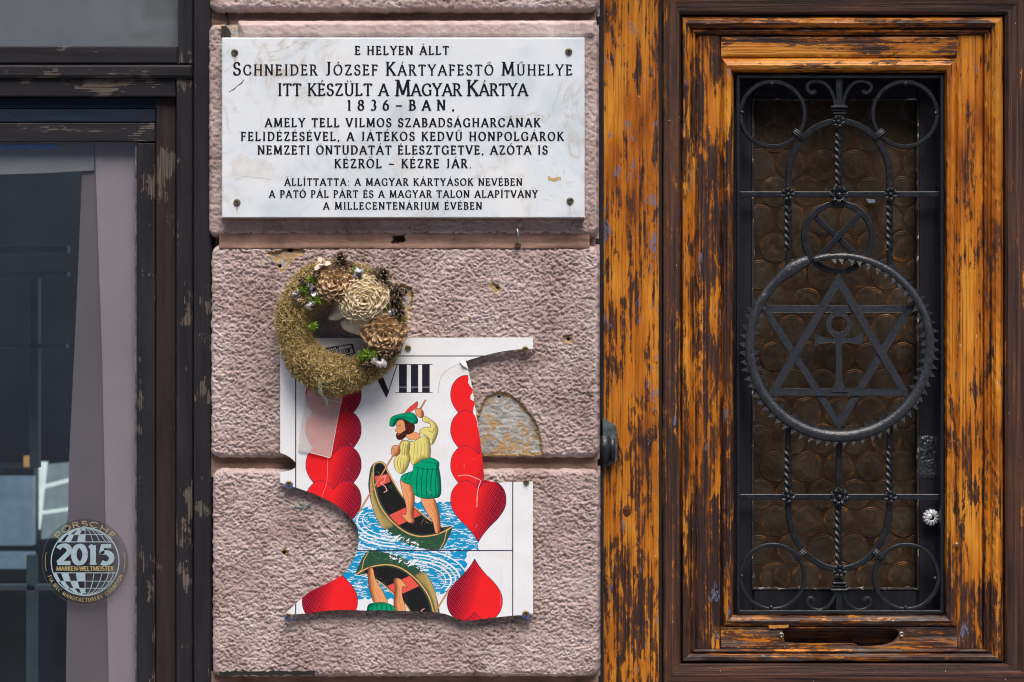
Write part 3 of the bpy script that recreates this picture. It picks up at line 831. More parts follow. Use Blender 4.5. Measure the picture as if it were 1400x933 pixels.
# ================================================================== rusticated wall between shop window and door
wall = things('rusticated_wall', 'pink-brown stucco wall pier of rough blocks between the black shop window and the wooden door', 'wall', (P(553, 0).x, 0.02, 0))
PATCHES = [  # outline, depth mm
    ([(655, 562), (660, 548), (668, 540), (684, 535), (700, 540), (715, 553), (728, 568), (736, 582), (741, 604), (742, 614), (744, 623), (650, 626), (640, 600)], 5.5),
    ([(300, 28), (327, 28), (333, 54), (301, 54)], 9),
    ([(364, 346), (380, 343), (390, 338), (402, 336), (420, 343), (416, 350), (404, 352), (394, 364), (384, 374), (378, 362)], 5),
    ([(536, 392), (548, 389), (562, 392), (566, 404), (564, 420), (555, 430), (540, 426)], 5),
    ([(403, 690), (409, 685), (418, 685), (430, 689), (424, 694), (414, 700), (405, 700)], -2),
    ([(667, 391), (674, 386), (683, 389), (685, 397), (677, 401)], 4),
    ([(768, 460), (777, 456), (784, 462), (782, 470), (770, 470)], 4),
    ([(384, 754), (390, 750), (396, 754), (395, 760), (388, 761)], 4),
]
HOLES = [(396, 341, 4.2), (382, 364, 2.6), (552, 401, 4.5), (682, 543, 2.2), (680, 394, 2.2), (777, 464, 2.4), (388, 756, 2.6)]
def rusticated(bx0, by0, bx1, by1, rad, seed, rf=9.0, step=1.15, bulge=0.0, tool=1.0, dirt=0.0):
    def hf(X, Y):
        wob = pn(X, Y, 11, 9, seed) * 3.4 + pn(X, Y, 4, 4, seed + 1) * 1.6
        qx = np.abs(X - (bx0 + bx1) / 2) - (bx1 - bx0) / 2 + rad
        qy = np.abs(Y - (by0 + by1) / 2) - (by1 - by0) / 2 + rad
        sd_ = np.hypot(np.maximum(qx, 0), np.maximum(qy, 0)) + np.minimum(np.maximum(qx, qy), 0) - rad + wob * .55
        d = np.clip(-sd_, 0, rf)
        edge = rf - np.sqrt(np.maximum(rf * rf - (rf - d) ** 2, 0))
        h = -edge / S * .9
        h = np.where(sd_ > 0, -rf / S * .9 - np.clip(sd_, 0, 3) * .010, h)
        w = pn(X, Y, 30, 30, seed + 9) * 4
        n1 = pn(X + w, Y + w, 9.5, 8.5, seed + 2); n2 = pn(X + Y * .3 + w * .4, Y + w * .4, 4.6, 4.2, seed + 3); n3 = pn(X + Y * .5, Y - X * .5, 2.5, 2.4, seed + 4)
        n4 = np.maximum(0, pn(X + w * .5, Y + w * .5, 6.0, 5.0, seed + 7) - .16); n0 = pn(X, Y, 46, 34, seed + 5)
        r = .95 * n1 + 1.5 * n2 + 1.45 * n3 - 2.6 * n4 + .12
        r = np.where(r > .42, .42 + (r - .42) * .45, r)
        r = np.where(r < -.9, -.9 + (r + .9) * .6, r)
        am = (1.0 + .5 * n0) * tool
        spk = np.clip(1.3 * pn(X, Y, 90, 60, seed + 12) + .5, 0, 1)
        h = h + (r * 2.55 * am + n0 * 1.2) / 1000 * np.clip(-sd_ / 5, .15, 1) + bulge
        bare = np.zeros_like(X); hole = np.zeros_like(X)
        for pl, dp in PATCHES:
            xs = [p[0] for p in pl]; ys = [p[1] for p in pl]
            if max(xs) < bx0 or min(xs) > bx1 or max(ys) < by0 or min(ys) > by1: continue
            pdv = polydist(X, Y, pl) + wob * .5 + n3 * 1.2
            if dp > 0:
                g = np.clip(-pdv / 4.0, 0, 1)
                b = np.clip(-pdv / 7.5, 0, 1)
                flat = (-dp + 1.3 * n2 + .8 * n3 + .5 * pn(X, Y, 6, 1.8, seed + 6)) / 1000 + np.minimum(h * 0, 0) - edge / S * .9
                h = np.where(g > 0, h * (1 - g) + flat * g, h)
                bare = np.maximum(bare, np.where(pdv < 0, .2 + b * .8, 0))
            else:
                g = np.clip(-pdv / 3, 0, 1); h = h + g * (.0022 + .001 * n2); bare = np.maximum(bare, np.where(pdv < 0, .9, 0))
        for hx, hy, hr in HOLES:
            dd = np.hypot(X - hx, Y - hy)
            h = h - np.clip((hr - dd) / 1.6, 0, 1) * .012
            hole = np.maximum(hole, np.clip((hr - dd) / 1.2, 0, 1))
        dr = np.clip(dirt + np.clip(pn(X, Y, 26, 60, seed + 13) + .35 * pn(X, Y, 7, 9, seed + 14) - .28, 0, 1) * 1.2 + np.clip(1 - (bx1 - X) / 900, 0, 1) * 0 + np.clip((sd_ + 4.0) / 5, 0, 1) * .25, 0, 1)
        return h, {'bare': bare, 'hole': hole, 'dirt': dr}
    return height_sheet('rusticated_block', STUCCO, wall, bx0 - 3, by0 - 3, bx1 + 3, by1 + 3, step, hf, 0.004)
rusticated(286, -150, 818, 15, 12, 1, step=1.8)
rusticated(285, 33, 817, 322, 10, 20, rf=7, step=1.7, bulge=-0.001, tool=.8)
rusticated(288, 336, 818, 626, 13, 40)
rusticated(290, 642, 819, 926, 13, 60)
rusticated(290, 942, 819, 1220, 13, 80, step=2.4)
# recessed joints between the blocks
def joint(x0, y0, x1, y1, seed, yb=0.030):
    def hf(X, Y):
        h = (pn(X, Y, 40, 5, seed) * 1.6 + pn(X, Y, 14, 3.5, seed + 1) * 1.3 + pn(X, Y, 3, 2.2, seed + 2) * .8) / 1000
        bare = np.zeros_like(X); hole = np.zeros_like(X)
        return h, {'bare': bare, 'hole': hole}
    height_sheet('recessed_joint', RECESS, wall, x0, y0, x1, y1, 2.0, hf, yb)
joint(287, 8, 815, 40, 3, 0.024)
joint(289, 616, 817, 652, 5, 0.021)
joint(289, 918, 818, 950, 7, 0.022)
def wide_joint():
    def hf(X, Y):
        h = (pn(X, Y, 60, 6, 71) * 1.4 + pn(X, Y, 14, 3, 72) * .9 + pn(X, Y, 3, 2.2, 73) * .7) / 1000
        led = 316 + pn(X, Y * 0, 60, 9, 74) * 3
        h = h + np.where(Y > led, .0035, 0.0) + np.clip((Y - 333) / 4, 0, 1) * .003
        dx = np.abs(X - 547 - (Y - 318) * -.18); dd = np.maximum(dx - 8 - pn(X, Y, 5, 5, 75) * 3, np.abs(Y - 319) - 14 - pn(X, Y, 4, 4, 76) * 3)
        hole = np.clip(-dd / 1.5, 0, 1)
        h = h - hole * .016 + hole * np.abs(pn(X, Y, 5, 6, 77)) * .012
        bare = np.clip(1 - np.abs(polydist(X, Y, [(530, 316), (540, 304), (556, 302), (572, 306), (570, 315), (556, 322)]) + 4) / 7, 0, 1) * (hole < .1)
        cr = np.abs(Y - (312 - (X - 300) * .02) - pn(X, Y * 0, 22, 9, 78) * 7) < .8
        h = h - np.where(cr & (X < 340), .003, 0)
        return h, {'bare': np.clip(bare * 1.3, 0, .85), 'hole': hole * .75}
    height_sheet('recessed_joint', RECESS, wall, 300, 296, 806, 340, 1.5, hf, 0.010)
wide_joint()
def cap_strip():      # pale flattened render just above the plaque
    def hf(X, Y):
        sd_ = polydist(X, Y, [(328, 33), (812, 31), (812, 49.5), (331, 49.5)]) + pn(X, Y, 12, 8, 90) * 3
        h = .006 + (pn(X, Y, 9, 6, 91) * 1.4 + pn(X, Y, 3, 3, 92) * .8) / 1000 - np.clip(sd_ + 2, 0, 8) * .002
        return h, {'bare': np.zeros_like(X), 'hole': np.zeros_like(X), 'dirt': np.zeros_like(X)}
    height_sheet('render_ledge', STUCCO, wall, 325, 28, 816, 54, 1.5, hf, 0.004)
cap_strip()
mb = MB(); mb.plate(rough([(302, 37), (308, 35), (313, 40), (315, 50), (303, 51)], .8, 2, 2), -.0005, .02); mb.plate(rough([(308, 15), (311, 15), (312, 24), (314, 33), (311, 34), (309, 25)], .6, 2, 3), .0195, .021); mb.emit('crevice_plate', DARKHOLE, wall)  # flat dark plates standing in for the shaded depth of crevices
mb = MB(); r_ = random.Random(8)
mb.plate([(300 + i * 5, 919 - i * .02 + r_.uniform(-1.4, .6)) for i in range(27)] + [(430 - i * 5, 922.5 + r_.uniform(-.6, 2.6)) for i in range(27)], 0.0005, 0.02)
mb.emit('crack_strip', m_plain('crack_dark', (0.02, 0.018, 0.018), rough=.7), wall)  # flat dark strip standing in for the black crack along the joint
mb = MB()
a = P(291, 0); b = P(818, 0)
mb.wbox(a.x, 0.035, 0.0, b.x - .004, 0.45, P(0, -151).z)
mb.emit('wall_core', RECESS, wall)
mb = MB(); mb.wbox(a.x, -0.02, 0.0, b.x, 0.034, P(0, 1225).z)
mb.emit('plinth', m_plain('plinth_stucco', (0.30, 0.21, 0.19), (0.2, 0.14, 0.12), 0.8, 40, 0.5), wall)
mb = MB(); mb.wbox(-4.2, 0.0, P(0, -152).z + .0, 3.6, 0.45, ZC + 3.2)
lint = mb.emit('upper_wall', m_plain('upper_stucco', (0.33, 0.25, 0.23), (0.26, 0.19, 0.17), 0.8, 30, 0.5), None)
tag(lint, 'plain stucco wall over the shop window and door openings', 'wall')

# ---- hook in the joint
hk = things('steel_hook', 'small bright steel hook sticking out of the wall joint below the marble plaque', 'hook', P(708, 333, 0.002))
mb = MB()
path = [Vector(v) for v in spline([tuple(P(708, 333, 0.010)), tuple(P(708, 332, -0.012)), tuple(P(708.5, 327, -0.020)), tuple(P(708, 319, -0.021)), tuple(P(707, 313, -0.018))], 5)]
n = len(path); vs = []; fs = []
for i, p in enumerate(path):
    t = (path[min(n - 1, i + 1)] - path[max(0, i - 1)]).normalized(); u = Vector((1, 0, 0)); w = t.cross(u).normalized(); r = px(2.0) * (1 - .55 * (i / n) ** 3)
    for k in range(8): vs.append(tuple(p + u * r * math.cos(k * math.pi / 4) + w * r * math.sin(k * math.pi / 4)))
for i in range(n - 1):
    for k in range(8): fs.append((i * 8 + k, i * 8 + (k + 1) % 8, (i + 1) * 8 + (k + 1) % 8, (i + 1) * 8 + k))
fs.append(tuple(range((n - 1) * 8, n * 8)))
mb.add(vs, fs); mb.emit('hook_shank', STEEL, hk, True)
mb = MB(); mb.lathe(P(708, 334, 0.004), [(px(4.2), 0), (px(4.4), .006), (px(2.6), .009), (px(2), .009)], 14); mb.emit('washer', BRASS, hk, True)

def screw(parent, x, y, yf, r=4.6, mat=BRASS, washer=None, ang=0.3, cross=True):
    if washer:
        mb = MB(); mb.lathe(P(x, y + 1.6, yf + .002), [(px(r * 1.35), 0), (px(r * 1.35), .0025), (px(r * 1.0), .0032)], 18); mb.emit('wall_plug', washer, parent, True)
    mb = MB(); c = P(x, y, yf)
    mb.lathe(c, [(px(r), 0), (px(r), .0012), (px(r * .8), .003), (px(r * .42), .0042), (px(r * .40), .0022), (px(.2), .0022)], 18)
    o = mb.emit('screw', [mat], parent, True)
    if cross:
        mb = MB()
        for q in (ang, ang + math.pi / 2):
            d = Vector((math.cos(q), 0, math.sin(q))) * px(r * .62); w = Vector((-math.sin(q), 0, math.cos(q))) * px(r * .14)
            cc = c + Vector((0, -.0044 - (.0001 if q > 1 else 0), 0))
            mb.add([cc - d - w, cc + d - w, cc + d + w, cc - d + w], [(0, 1, 2, 3)])
        s_ = mb.emit('screw_slot', DARKHOLE, o)
    return o

# ================================================================== marble plaque
pq = things('marble_plaque', 'white veined marble plaque with engraved dark Hungarian inscription and four screws', 'plaque', P(551, 297, 0.0))
mb = MB(); mb.box(303, 51.5, 799.3, 298, -0.020, 0.002, 1.3)
mb.emit('marble_slab', MARBLE, pq)
LN = [("E HELYEN ÁLLT", 11.6, 11.6, 484, 615, 75), ("Schneider József Kártyafestő Műhelye", 17.6, 14.2, 317, 784, 103), ("ITT KÉSZÜLT A", 16.4, 16.4, 379, 532, 131), ("Magyar Kártya", 21, 16.4, 540, 722, 131),
      ("1836–BAN,", 14, 14, 470, 626, 151), ("AMELY TELL VILMOS SZABADSÁGHARCÁNAK", 11.8, 11.8, 361, 740, 173.8), ("FELIDÉZÉSÉVEL, A JÁTÉKOS KEDVŰ HONPOLGÁROK", 11.8, 11.8, 328, 772, 192.6),
      ("NEMZETI ÖNTUDATÁT ÉLESZTGETVE, AZÓTA IS", 11.8, 11.8, 351, 750, 211.2), ("KÉZRŐL – KÉZRE JÁR.", 12, 12, 456, 646, 229.8),
      ("ÁLLÍTTATTA: A MAGYAR KÁRTYÁSOK NEVÉBEN", 9.8, 9.8, 388, 715, 254), ("A PATÓ PÁL PÁRT ÉS A MAGYAR TALON ALAPÍTVÁNY", 9.8, 9.8, 367, 736, 270.4), ("A MILLECENTENÁRIUM ÉVÉBEN", 9.8, 9.8, 441, 660, 286.6)]
for (t_, b_, s_, xa, xb, base) in LN:
    kw = dict(thick=.17, thin=.085) if b_ > 16 else dict(thick=.205, thin=.10)
    letter_line('inscription_line', t_, b_, s_, xa, xb, base, -0.0204, INKM, pq, **kw)
for (x, y) in ((321, 72), (777.5, 71), (324, 277), (779.5, 275)):
    screw(pq, x, y, -0.0201, 4.9, m_plain('olive_brass', (0.24, 0.22, 0.13), (0.07, 0.06, 0.045), 0.45, 200, 0.3, metal=.5), cross=False)
    mb = MB(); mb.lathe(P(x, y, -0.0246), [(px(1.7), 0), (px(1.5), .0002)], 6); mb.emit('hex_socket', DARKHOLE, pq)
mb = MB(); mb.plate(rough([(749, 240), (756, 244), (766, 241), (767, 246), (757, 248), (749, 247)], .6, 2, 3), -0.0203, -0.0200)
mb.emit('tape_residue', m_plain('yellow_tape', (0.62, 0.46, 0.2), rough=.6), pq)
mb = MB()
for pts in ([(313, 126), (320, 122), (324, 118), (330, 114), (334, 109)],):
    stroke_mesh(mb, [(x, -y, .35 + .25 * (i % 2)) for i, (x, y) in enumerate(pts)], lambda x, y: (x, -y), -0.0203)
mb.emit('crack', DARKHOLE, pq)
mb = MB()
mb.plate(rough([(318, 212), (330, 209), (345, 218), (358, 217), (372, 222), (376, 234), (371, 246), (352, 243), (335, 240), (322, 246), (317, 232)], 1.6, 3, 5), -0.0203, -0.0200)
mb.emit('glue_residue', m_plain('old_glue', (0.78, 0.79, 0.79), (0.68, 0.69, 0.69), 0.25, 60, 0.5), pq)
mb = MB(); mb.box(302.5, 298, 799, 300.5, 0.0, 0.01, .3); mb.emit('mortar_bead', RECESS, pq)

# ================================================================== torn card sign
cs = things('playing_card_sign', 'torn metal sign printed as a playing card with red hearts and a boatman', 'sign', P(555, 845, -0.006))
OUT = [(383, 462.5), (728.5, 461.5), (728.8, 477)] + spline([(716, 477), (700, 479), (682, 481.5), (665, 485.5), (650, 490), (636, 494)], 3) + \
      spline([(641, 510), (645.5, 530), (649, 553), (653, 580), (657, 607), (660, 632), (662, 656)], 3) + spline([(670, 658.5), (682, 660), (705, 659.5), (728.5, 658.5)], 2) + \
      [(728.8, 839)] + spline([(716, 841), (700, 842), (672, 845), (652, 847.5), (634, 849), (618, 843), (598, 837.5), (561, 836), (520, 834.5), (500, 835), (470, 834), (446, 835), (420, 839), (402, 840), (392, 842)], 2) + \
      spline([(391, 838), (402, 828), (420, 812), (430, 806), (454, 795), (470, 784), (482, 768), (488, 752), (490.5, 738), (489, 724), (483, 712), (470, 698), (450, 685), (430, 676), (402, 666), (383, 660)], 3) + \
      spline([(383.2, 646), (395, 644), (403, 640), (404.5, 634), (398, 627), (390, 622), (383, 619.5)], 3)
ded = []
for p in OUT:
    if not ded or math.hypot(p[0] - ded[-1][0], p[1] - ded[-1][1]) > .3: ded.append(p)
mb = MB(); YF = -0.011
mb.plate(rough(ded, .22, 3.0, 8), YF, -0.0085)
CT = NT('card_print'); im = draw_card()
ti = CT.node('ShaderNodeTexImage'); ti.image = im; ti.interpolation = 'Cubic'
uvn = CT.node('ShaderNodeUVMap'); CT.link(uvn.outputs[0], ti.inputs[0])
CARD = CT.finish(ti.outputs[0], 0.38, CT.bump(CT.noise(CT.coords(), 9, 3, .5), .25, .004), .2)
pan = mb.emit('sign_panel', CARD, cs)
uv = pan.data.uv_layers.new(name='UVMap'); wl = wloc(pan)
k = (D + YF) / D / S
for lp in pan.data.loops:
    c = pan.data.vertices[lp.vertex_index].co + wl
    uv.data[lp.index].uv = (((c.x / k + 700) - CX0) / CW, 1 - ((466.5 - (c.z - ZC) / k) - CY0) / CH)
# curled flap of torn sheet
mb = MB(); f0 = [P(628, 495, YF - .0006), P(637, 494, YF - .0006), P(640.5, 505, YF - .0006), P(634, 501, YF - .005), P(630, 497, YF - .004)]
mb.add(f0 + [p + Vector((0, .0005, 0)) for p in f0], [(0, 1, 2, 3, 4), (9, 8, 7, 6, 5), (0, 5, 6, 1), (1, 6, 7, 2), (2, 7, 8, 3), (3, 8, 9, 4), (4, 9, 5, 0)])
mb.emit('curled_flap', m_plain('bare_sheet', (0.74, 0.75, 0.76), rough=.4), cs)
BLUEP = m_plain('blue_plastic', (0.10, 0.20, 0.48), rough=.5)
for (x, y, wsh, an) in ((395.3, 661.5, BLUEP, .2), (394.5, 842, BLUEP, .7), (558, 476, None, .8), (718, 477.5, None, .75), (719.5, 659.5, None, .1), (719, 839, BLUEP, .5)):
    screw(cs, x, y, YF - .0002, 4.2, BRASS, wsh, an)
# plastic sleeve stuck over the left hearts
sl = things('clear_plastic_sleeve', 'milky clear plastic pocket stuck on the card under the wreath', 'plastic sleeve', P(430, 625, YF - .001))
st = NT('milky_plastic'); tr = st.node('ShaderNodeBsdfTransparent'); mx = st.node('ShaderNodeMixShader')
st.b.inputs['Base Color'].default_value = (0.82, 0.74, 0.70, 1); st.b.inputs['Roughness'].default_value = .18
nn = st.ramp(st.noise(st.coords((1, 1, 1)), 45, 5, .6), [(0.3, 0.30), (0.75, 0.40)]); st.link(nn, mx.inputs[0])
st.link(tr.outputs[0], mx.inputs[1]); st.link(st.b.outputs[0], mx.inputs[2]); st.link(mx.outputs[0], st.out.inputs[0])
SLEEVE = st.mat
mb = MB(); mb.plate(spline([(421, 532), (418, 545), (412, 580), (407.5, 612)], 2) + [(407.5, 615), (410, 617.5)] + [(430, 621), (449, 626.5), (452, 626), (453, 622)] + [(457, 598), (463, 566), (468, 545), (470, 534)], YF - .0035, YF - .0028)
mb.emit('sleeve_film', SLEEVE, sl)
mb = MB()
for q in ([(408, 615), (430, 620.5), (451, 626)], [(452.5, 624), (457, 598), (463, 566), (469, 536)], [(421, 541), (445, 546), (467, 551)]):
    stroke_mesh(mb, [(x, -y, .55) for x, y in q], lambda x, y: (x, -y), YF - .0039)
mb.emit('sleeve_seam', m_plain('sleeve_weld', (0.75, 0.70, 0.66), rough=.25), sl)
# ================================================================== wreath
wr = things('dried_flower_wreath', 'round moss wreath with wooden flowers and cones hanging over the torn card', 'wreath', P(466, 353, -0.02))
YW = -0.038
WC = (466.5, 447.0); RM, Rm = 65.5, 22.8
def ring_pt(a, b, extra=0.0):
    """a round the ring, b round its section (0 = outward, 90 = towards the viewer)"""
    rm = Rm * (1 + .10 * math.sin(3 * a + 1) + .06 * math.sin(7 * a)) * (1.08 if math.cos(a) < 0 else .95) + extra
    rr = RM + rm * math.cos(b)
    p = P(WC[0] + rr * math.cos(a) * .99, WC[1] - rr * math.sin(a) * 1.02, YW)
    return p + Vector((0, -px(rm) * math.sin(b) * .8, 0))
mb = MB(); NU, NV = 120, 26; vs = []; fs = []
for i in range(NU):
    for j in range(NV):
        vs.append(tuple(ring_pt(2 * math.pi * i / NU, 2 * math.pi * j / NV, rnd.uniform(-2.4, 1.2))))
for i in range(NU):
    for j in range(NV):
        fs.append((i * NV + j, ((i + 1) % NU) * NV + j, ((i + 1) % NU) * NV + (j + 1) % NV, i * NV + (j + 1) % NV))
mb.add(vs, fs)
MOSS0 = m_plain('moss_base', (0.16, 0.12, 0.045), (0.06, 0.05, 0.02), 0.9, 120, 0.8)
mb.emit('moss_ring', MOSS0, wr, True)
def fibre_mat(name, c0, c1, c2):
    t = NT(name); n = t.noise(t.coords(), 330, 2, .5); n2 = t.noise(t.coords(), 22, 3, .6)
    col = t.ramp(n, [(0.3, c0), (0.5, c1), (0.66, c2)])
    col = t.mix(t.math('MULTIPLY', t.ramp(n2, [(.4, 0), (.65, 1)]), .5), col, tuple(q * .7 for q in c1))
    return t.finish(col, .7, None, .2)
MOSS = fibre_mat('dry_moss', (0.15, 0.10, 0.03), (0.54, 0.40, 0.145), (0.90, 0.76, 0.46))
MOSSG = fibre_mat('green_moss', (0.05, 0.09, 0.01), (0.20, 0.34, 0.03), (0.42, 0.55, 0.08))
def fibres(name, mat, count, point, length, width, seed, kind='stuff'):
    r = random.Random(seed); vs = []; fs = []
    for k in range(count):
        p, nrm = point(r)
        d = Vector((r.gauss(0, 1), r.gauss(0, 1), r.gauss(0, 1))); d = (d - nrm * d.dot(nrm) * .72).normalized()
        d = (d + nrm * .38).normalized()
        c = Vector((r.gauss(0, 1), r.gauss(0, 1), r.gauss(0, 1))) * .38
        L = length * r.uniform(.5, 1.3); w = d.cross(Vector((r.gauss(0, 1), r.gauss(0, 1), r.gauss(0, 1)))).normalized() * width * r.uniform(.6, 1.3)
        a = p; b = p + d * L * .5 + c * L * .18; e = p + d * L + c * L * .5
        n = len(vs); vs += [tuple(a - w), tuple(a + w), tuple(b - w * .8), tuple(b + w * .8), tuple(e)]
        fs += [(n, n + 1, n + 3, n + 2), (n + 2, n + 3, n + 4)]
    m = MB(); m.add(vs, fs); o = m.emit(name, mat, wr)
    o['kind'] = 'stuff'
    return o
def ringp(r):
    while True:
        a = r.uniform(0, 2 * math.pi); b = r.uniform(-.35, math.pi + .35)
        p = ring_pt(a, b, -1.0); q = ring_pt(a, b, 6.0)
        return p, (q - p).normalized()
fibres('moss_strands', MOSS, 26000, ringp, px(7.5), px(.5), 3)
fibres('loose_moss_strands', MOSS, 900, ringp, px(15), px(.4), 4)
def tuft(x, y, r_, n, mat=MOSSG, yy=YW - .032):
    c = P(x, y, yy)
    def pt(r):
        d = Vector((r.gauss(0, 1), r.gauss(0, 1) - .5, r.gauss(0, 1))).normalized()
        return c + d * px(r_) * r.uniform(.5, 1), d
    o = fibres('moss_tuft', mat, n, pt, px(6), px(.55), int(x)); return o
for x, y, r_, n in ((508, 484, 10, 620), (528, 423, 6, 260), (415, 397, 5, 160), (427, 383, 5, 160), (431, 410, 7, 220), (484, 371, 5, 150), (428, 446, 4, 120), (497, 487, 6, 200), (545, 436, 5, 100)):
    tuft(x, y, r_, n)

def petals(c, axis, spec, seed, squash=1.0):
    jn = .4 if len(spec) > 80 else 1
    """layered petals: spec = list of (angle, tilt from axis, base radius, length, width, cup, lift)"""
    m = MB(); A = Vector(axis).normalized()
    U = A.cross(Vector((0, 0, 1))).normalized(); V = U.cross(A).normalized()
    r = random.Random(seed)
    for (an, tilt, r0, L, W, cup, lift) in spec:
        R = U * math.cos(an) + V * math.sin(an); T = A.cross(R).normalized()
        dr = A * math.cos(tilt) + R * math.sin(tilt); nn = T.cross(dr).normalized()
        base = Vector(c) + R * r0 + A * lift
        vs = []; nS, nW = 5, 5
        for i in range(nS):
            s_ = (0, .3, .62, .90, 1)[i]
            wid = W * (math.sin(math.pi * min(1, .22 + s_ * .62)) ** .8)
            for j in range(nW):
                w = (j / (nW - 1) - .5) * 2
                curl = (s_ ** 2) * (.30 if cup > 0 else .05)
                p = base + dr * L * (s_ - .13 * s_ * w * w) + T * wid * w + A * (cup * W * w * w) + R * L * curl * .5 * (1 if cup > 0 else 0) + nn * r.uniform(-.035, .035) * L * jn
                vs.append(tuple(p))
        base_i = 0; fs = []
        for i in range(nS - 1):
            for j in range(nW - 1):
                a = i * nW + j; fs.append((a, a + 1, a + nW + 1, a + nW))
        m.mi = 0; m.add(vs, fs[:-(nW - 1)])
        m.mi = 1
        n = len(m.v) - len(vs); m.f.extend([tuple(q + n for q in f) for f in fs[-(nW - 1):]]); m.m.extend([1] * (nW - 1))
    return m
def solid(o, t):
    md = o.modifiers.new('thickness', 'SOLIDIFY'); md.thickness = t; md.offset = 0
    return o
ROSE = m_plain('tan_wood_petal', (0.74, 0.55, 0.34), (0.46, 0.29, 0.15), 0.6, 100, 0.3)
ROSED = m_plain('petal_rim', (0.40, 0.24, 0.12), (0.15, 0.075, 0.03), 0.6, 260, 0.2)
CREAM = m_plain('cream_wood_petal', (0.86, 0.75, 0.55), (0.74, 0.62, 0.42), 0.6, 120, 0.3)
CREAMD = m_plain('cream_rim', (0.80, 0.68, 0.48), (0.62, 0.48, 0.29), 0.6, 200, 0.2)
CONE = m_plain('cone_scale', (0.11, 0.07, 0.045), (0.035, 0.02, 0.014), 0.6, 150, 0.5)
CONET = m_plain('cone_tip', (0.42, 0.30, 0.19), (0.12, 0.075, 0.045), 0.6, 200, 0.3)
SILV = m_plain('silver_pod', (0.50, 0.47, 0.47), (0.05, 0.04, 0.04), 0.38, 90, 0.5, metal=.25, lo=.46, hi=.53)
def rose(x, y, R, seed, mats, n=58, tall=.55, name='wooden_flower', axis=(0, -1, 0), yy=YW - .028):
    r = random.Random(seed); sp = []
    for i in range(n):
        f = i / (n - 1); q = f ** .62
        sp.append((i * 2.39996 + r.uniform(-.15, .15), math.radians(6 + 78 * q + r.uniform(-6, 6)), px(R) * .10 * q + px(R) * .34 * q, px(R) * (.34 + .36 * q), px(R) * (.10 + .20 * q) * (1.35 if n < 60 else 1.5) * r.uniform(.8, 1.2), .55, px(R) * tall * (1 - q) * .55))
    o = petals(P(x, y, yy), axis, sp, seed, 1).emit(name, mats, wr, True)
    return solid(o, px(.8))
tag(rose(459, 388, 25, 1, [ROSE, ROSED], n=40, axis=(-.15, -1, .12)), 'brown-rimmed wooden flower on the wreath top')
tag(rose(499, 411, 30, 2, [CREAM, CREAMD], n=84, tall=.7, axis=(-.05, -1, -.05), yy=YW - .030), 'large pale cream flower of thin shavings')
tag(rose(525, 457, 27, 3, [ROSE, ROSED], n=44, axis=(.12, -1, -.1)), 'brown-rimmed wooden flower at the right of the wreath')
def cone(x, y, R, seed, n=34, spiky=1.0, axis=(0, -1, 0), mats=None, yy=YW - .035, name='pine_cone', h=1.2, wd=1.0):
    r = random.Random(seed); sp = []
    for i in range(n):
        f = i / (n - 1)
        sp.append((i * 2.39996 + r.uniform(-.2, .2), math.radians(12 + 88 * f + r.uniform(-9, 9)), px(R) * (.06 + .12 * f), px(R) * (.42 + .52 * f) * spiky, px(R) * (.11 + .05 * f) * wd, .35, px(R) * h * (.5 - f)))
    return solid(petals(P(x, y, yy), axis, sp, seed).emit(name, mats or [CONE, CONET], wr, True), px(1.1))
cone(466, 358, 17, 11, axis=(0, -.7, .7), n=24); cone(521, 380, 19, 12, axis=(.4, -.8, .4), n=28); cone(541, 405, 17, 13, axis=(.5, -1, 0), n=30)
cone(545, 426, 12, 14, axis=(.6, -1, -.3), n=26)
for x, y, R, s_ in ((415, 385, 9, 15), (431.5, 377, 8.5, 16), (454, 411, 8, 17), (541, 479, 9, 18), (501, 499, 9, 19), (530, 487, 11, 20), (507, 380, 8, 30)):
    cone(x, y, R, s_, n=26, spiky=.62, axis=(rnd.uniform(-.4, .4), -1, rnd.uniform(-.4, .4)), name='small_cone')
cone(410, 411, 10, 21, n=30, spiky=.62, mats=[CONET, ROSE], name='small_cone')
cone(428.5, 398, 10.5, 22, n=5, spiky=1.1, mats=[SILV, SILV], name='silver_star_pod', h=.2, wd=2.6)
cone(441, 361, 10, 23, n=6, spiky=1.1, mats=[m_plain('white_bud', (0.74, 0.64, 0.55), (0.6, 0.48, 0.38), .6, 100), m_plain('white_bud_rim', (0.78, 0.68, 0.58), rough=.6)], name='white_bud', axis=(-.1, -.8, .6), h=.3, wd=2.6)
for x, y, R in ((405.6, 403, 7), (424.6, 418, 7), (489.5, 374.5, 9.2), (536, 428, 8.2), (521.5, 498, 8), (511.6, 493, 6.5)):
    mb = MB(); c = P(x, y, YW - .038)
    n = 16; vs = []; fs = []
    ph = rnd.uniform(0, 3); nv = 10
    for i in range(nv + 1):
        th = math.pi * i / nv
        for k in range(n):
            a = 2 * math.pi * k / n
            g = 1 - .55 * max(0, math.cos(2 * a + ph)) ** 8 * math.sin(th)
            vs.append(tuple(c + Vector((math.sin(th) * math.cos(a) * g, -math.cos(th) * .9 * g, math.sin(th) * math.sin(a) * g)) * px(R)))
    for i in range(nv):
        for k in range(n): fs.append((i * n + k, i * n + (k + 1) % n, (i + 1) * n + (k + 1) % n, (i + 1) * n + k))
    mb.add(vs, fs); mb.emit('silver_pod', SILV, wr, True)
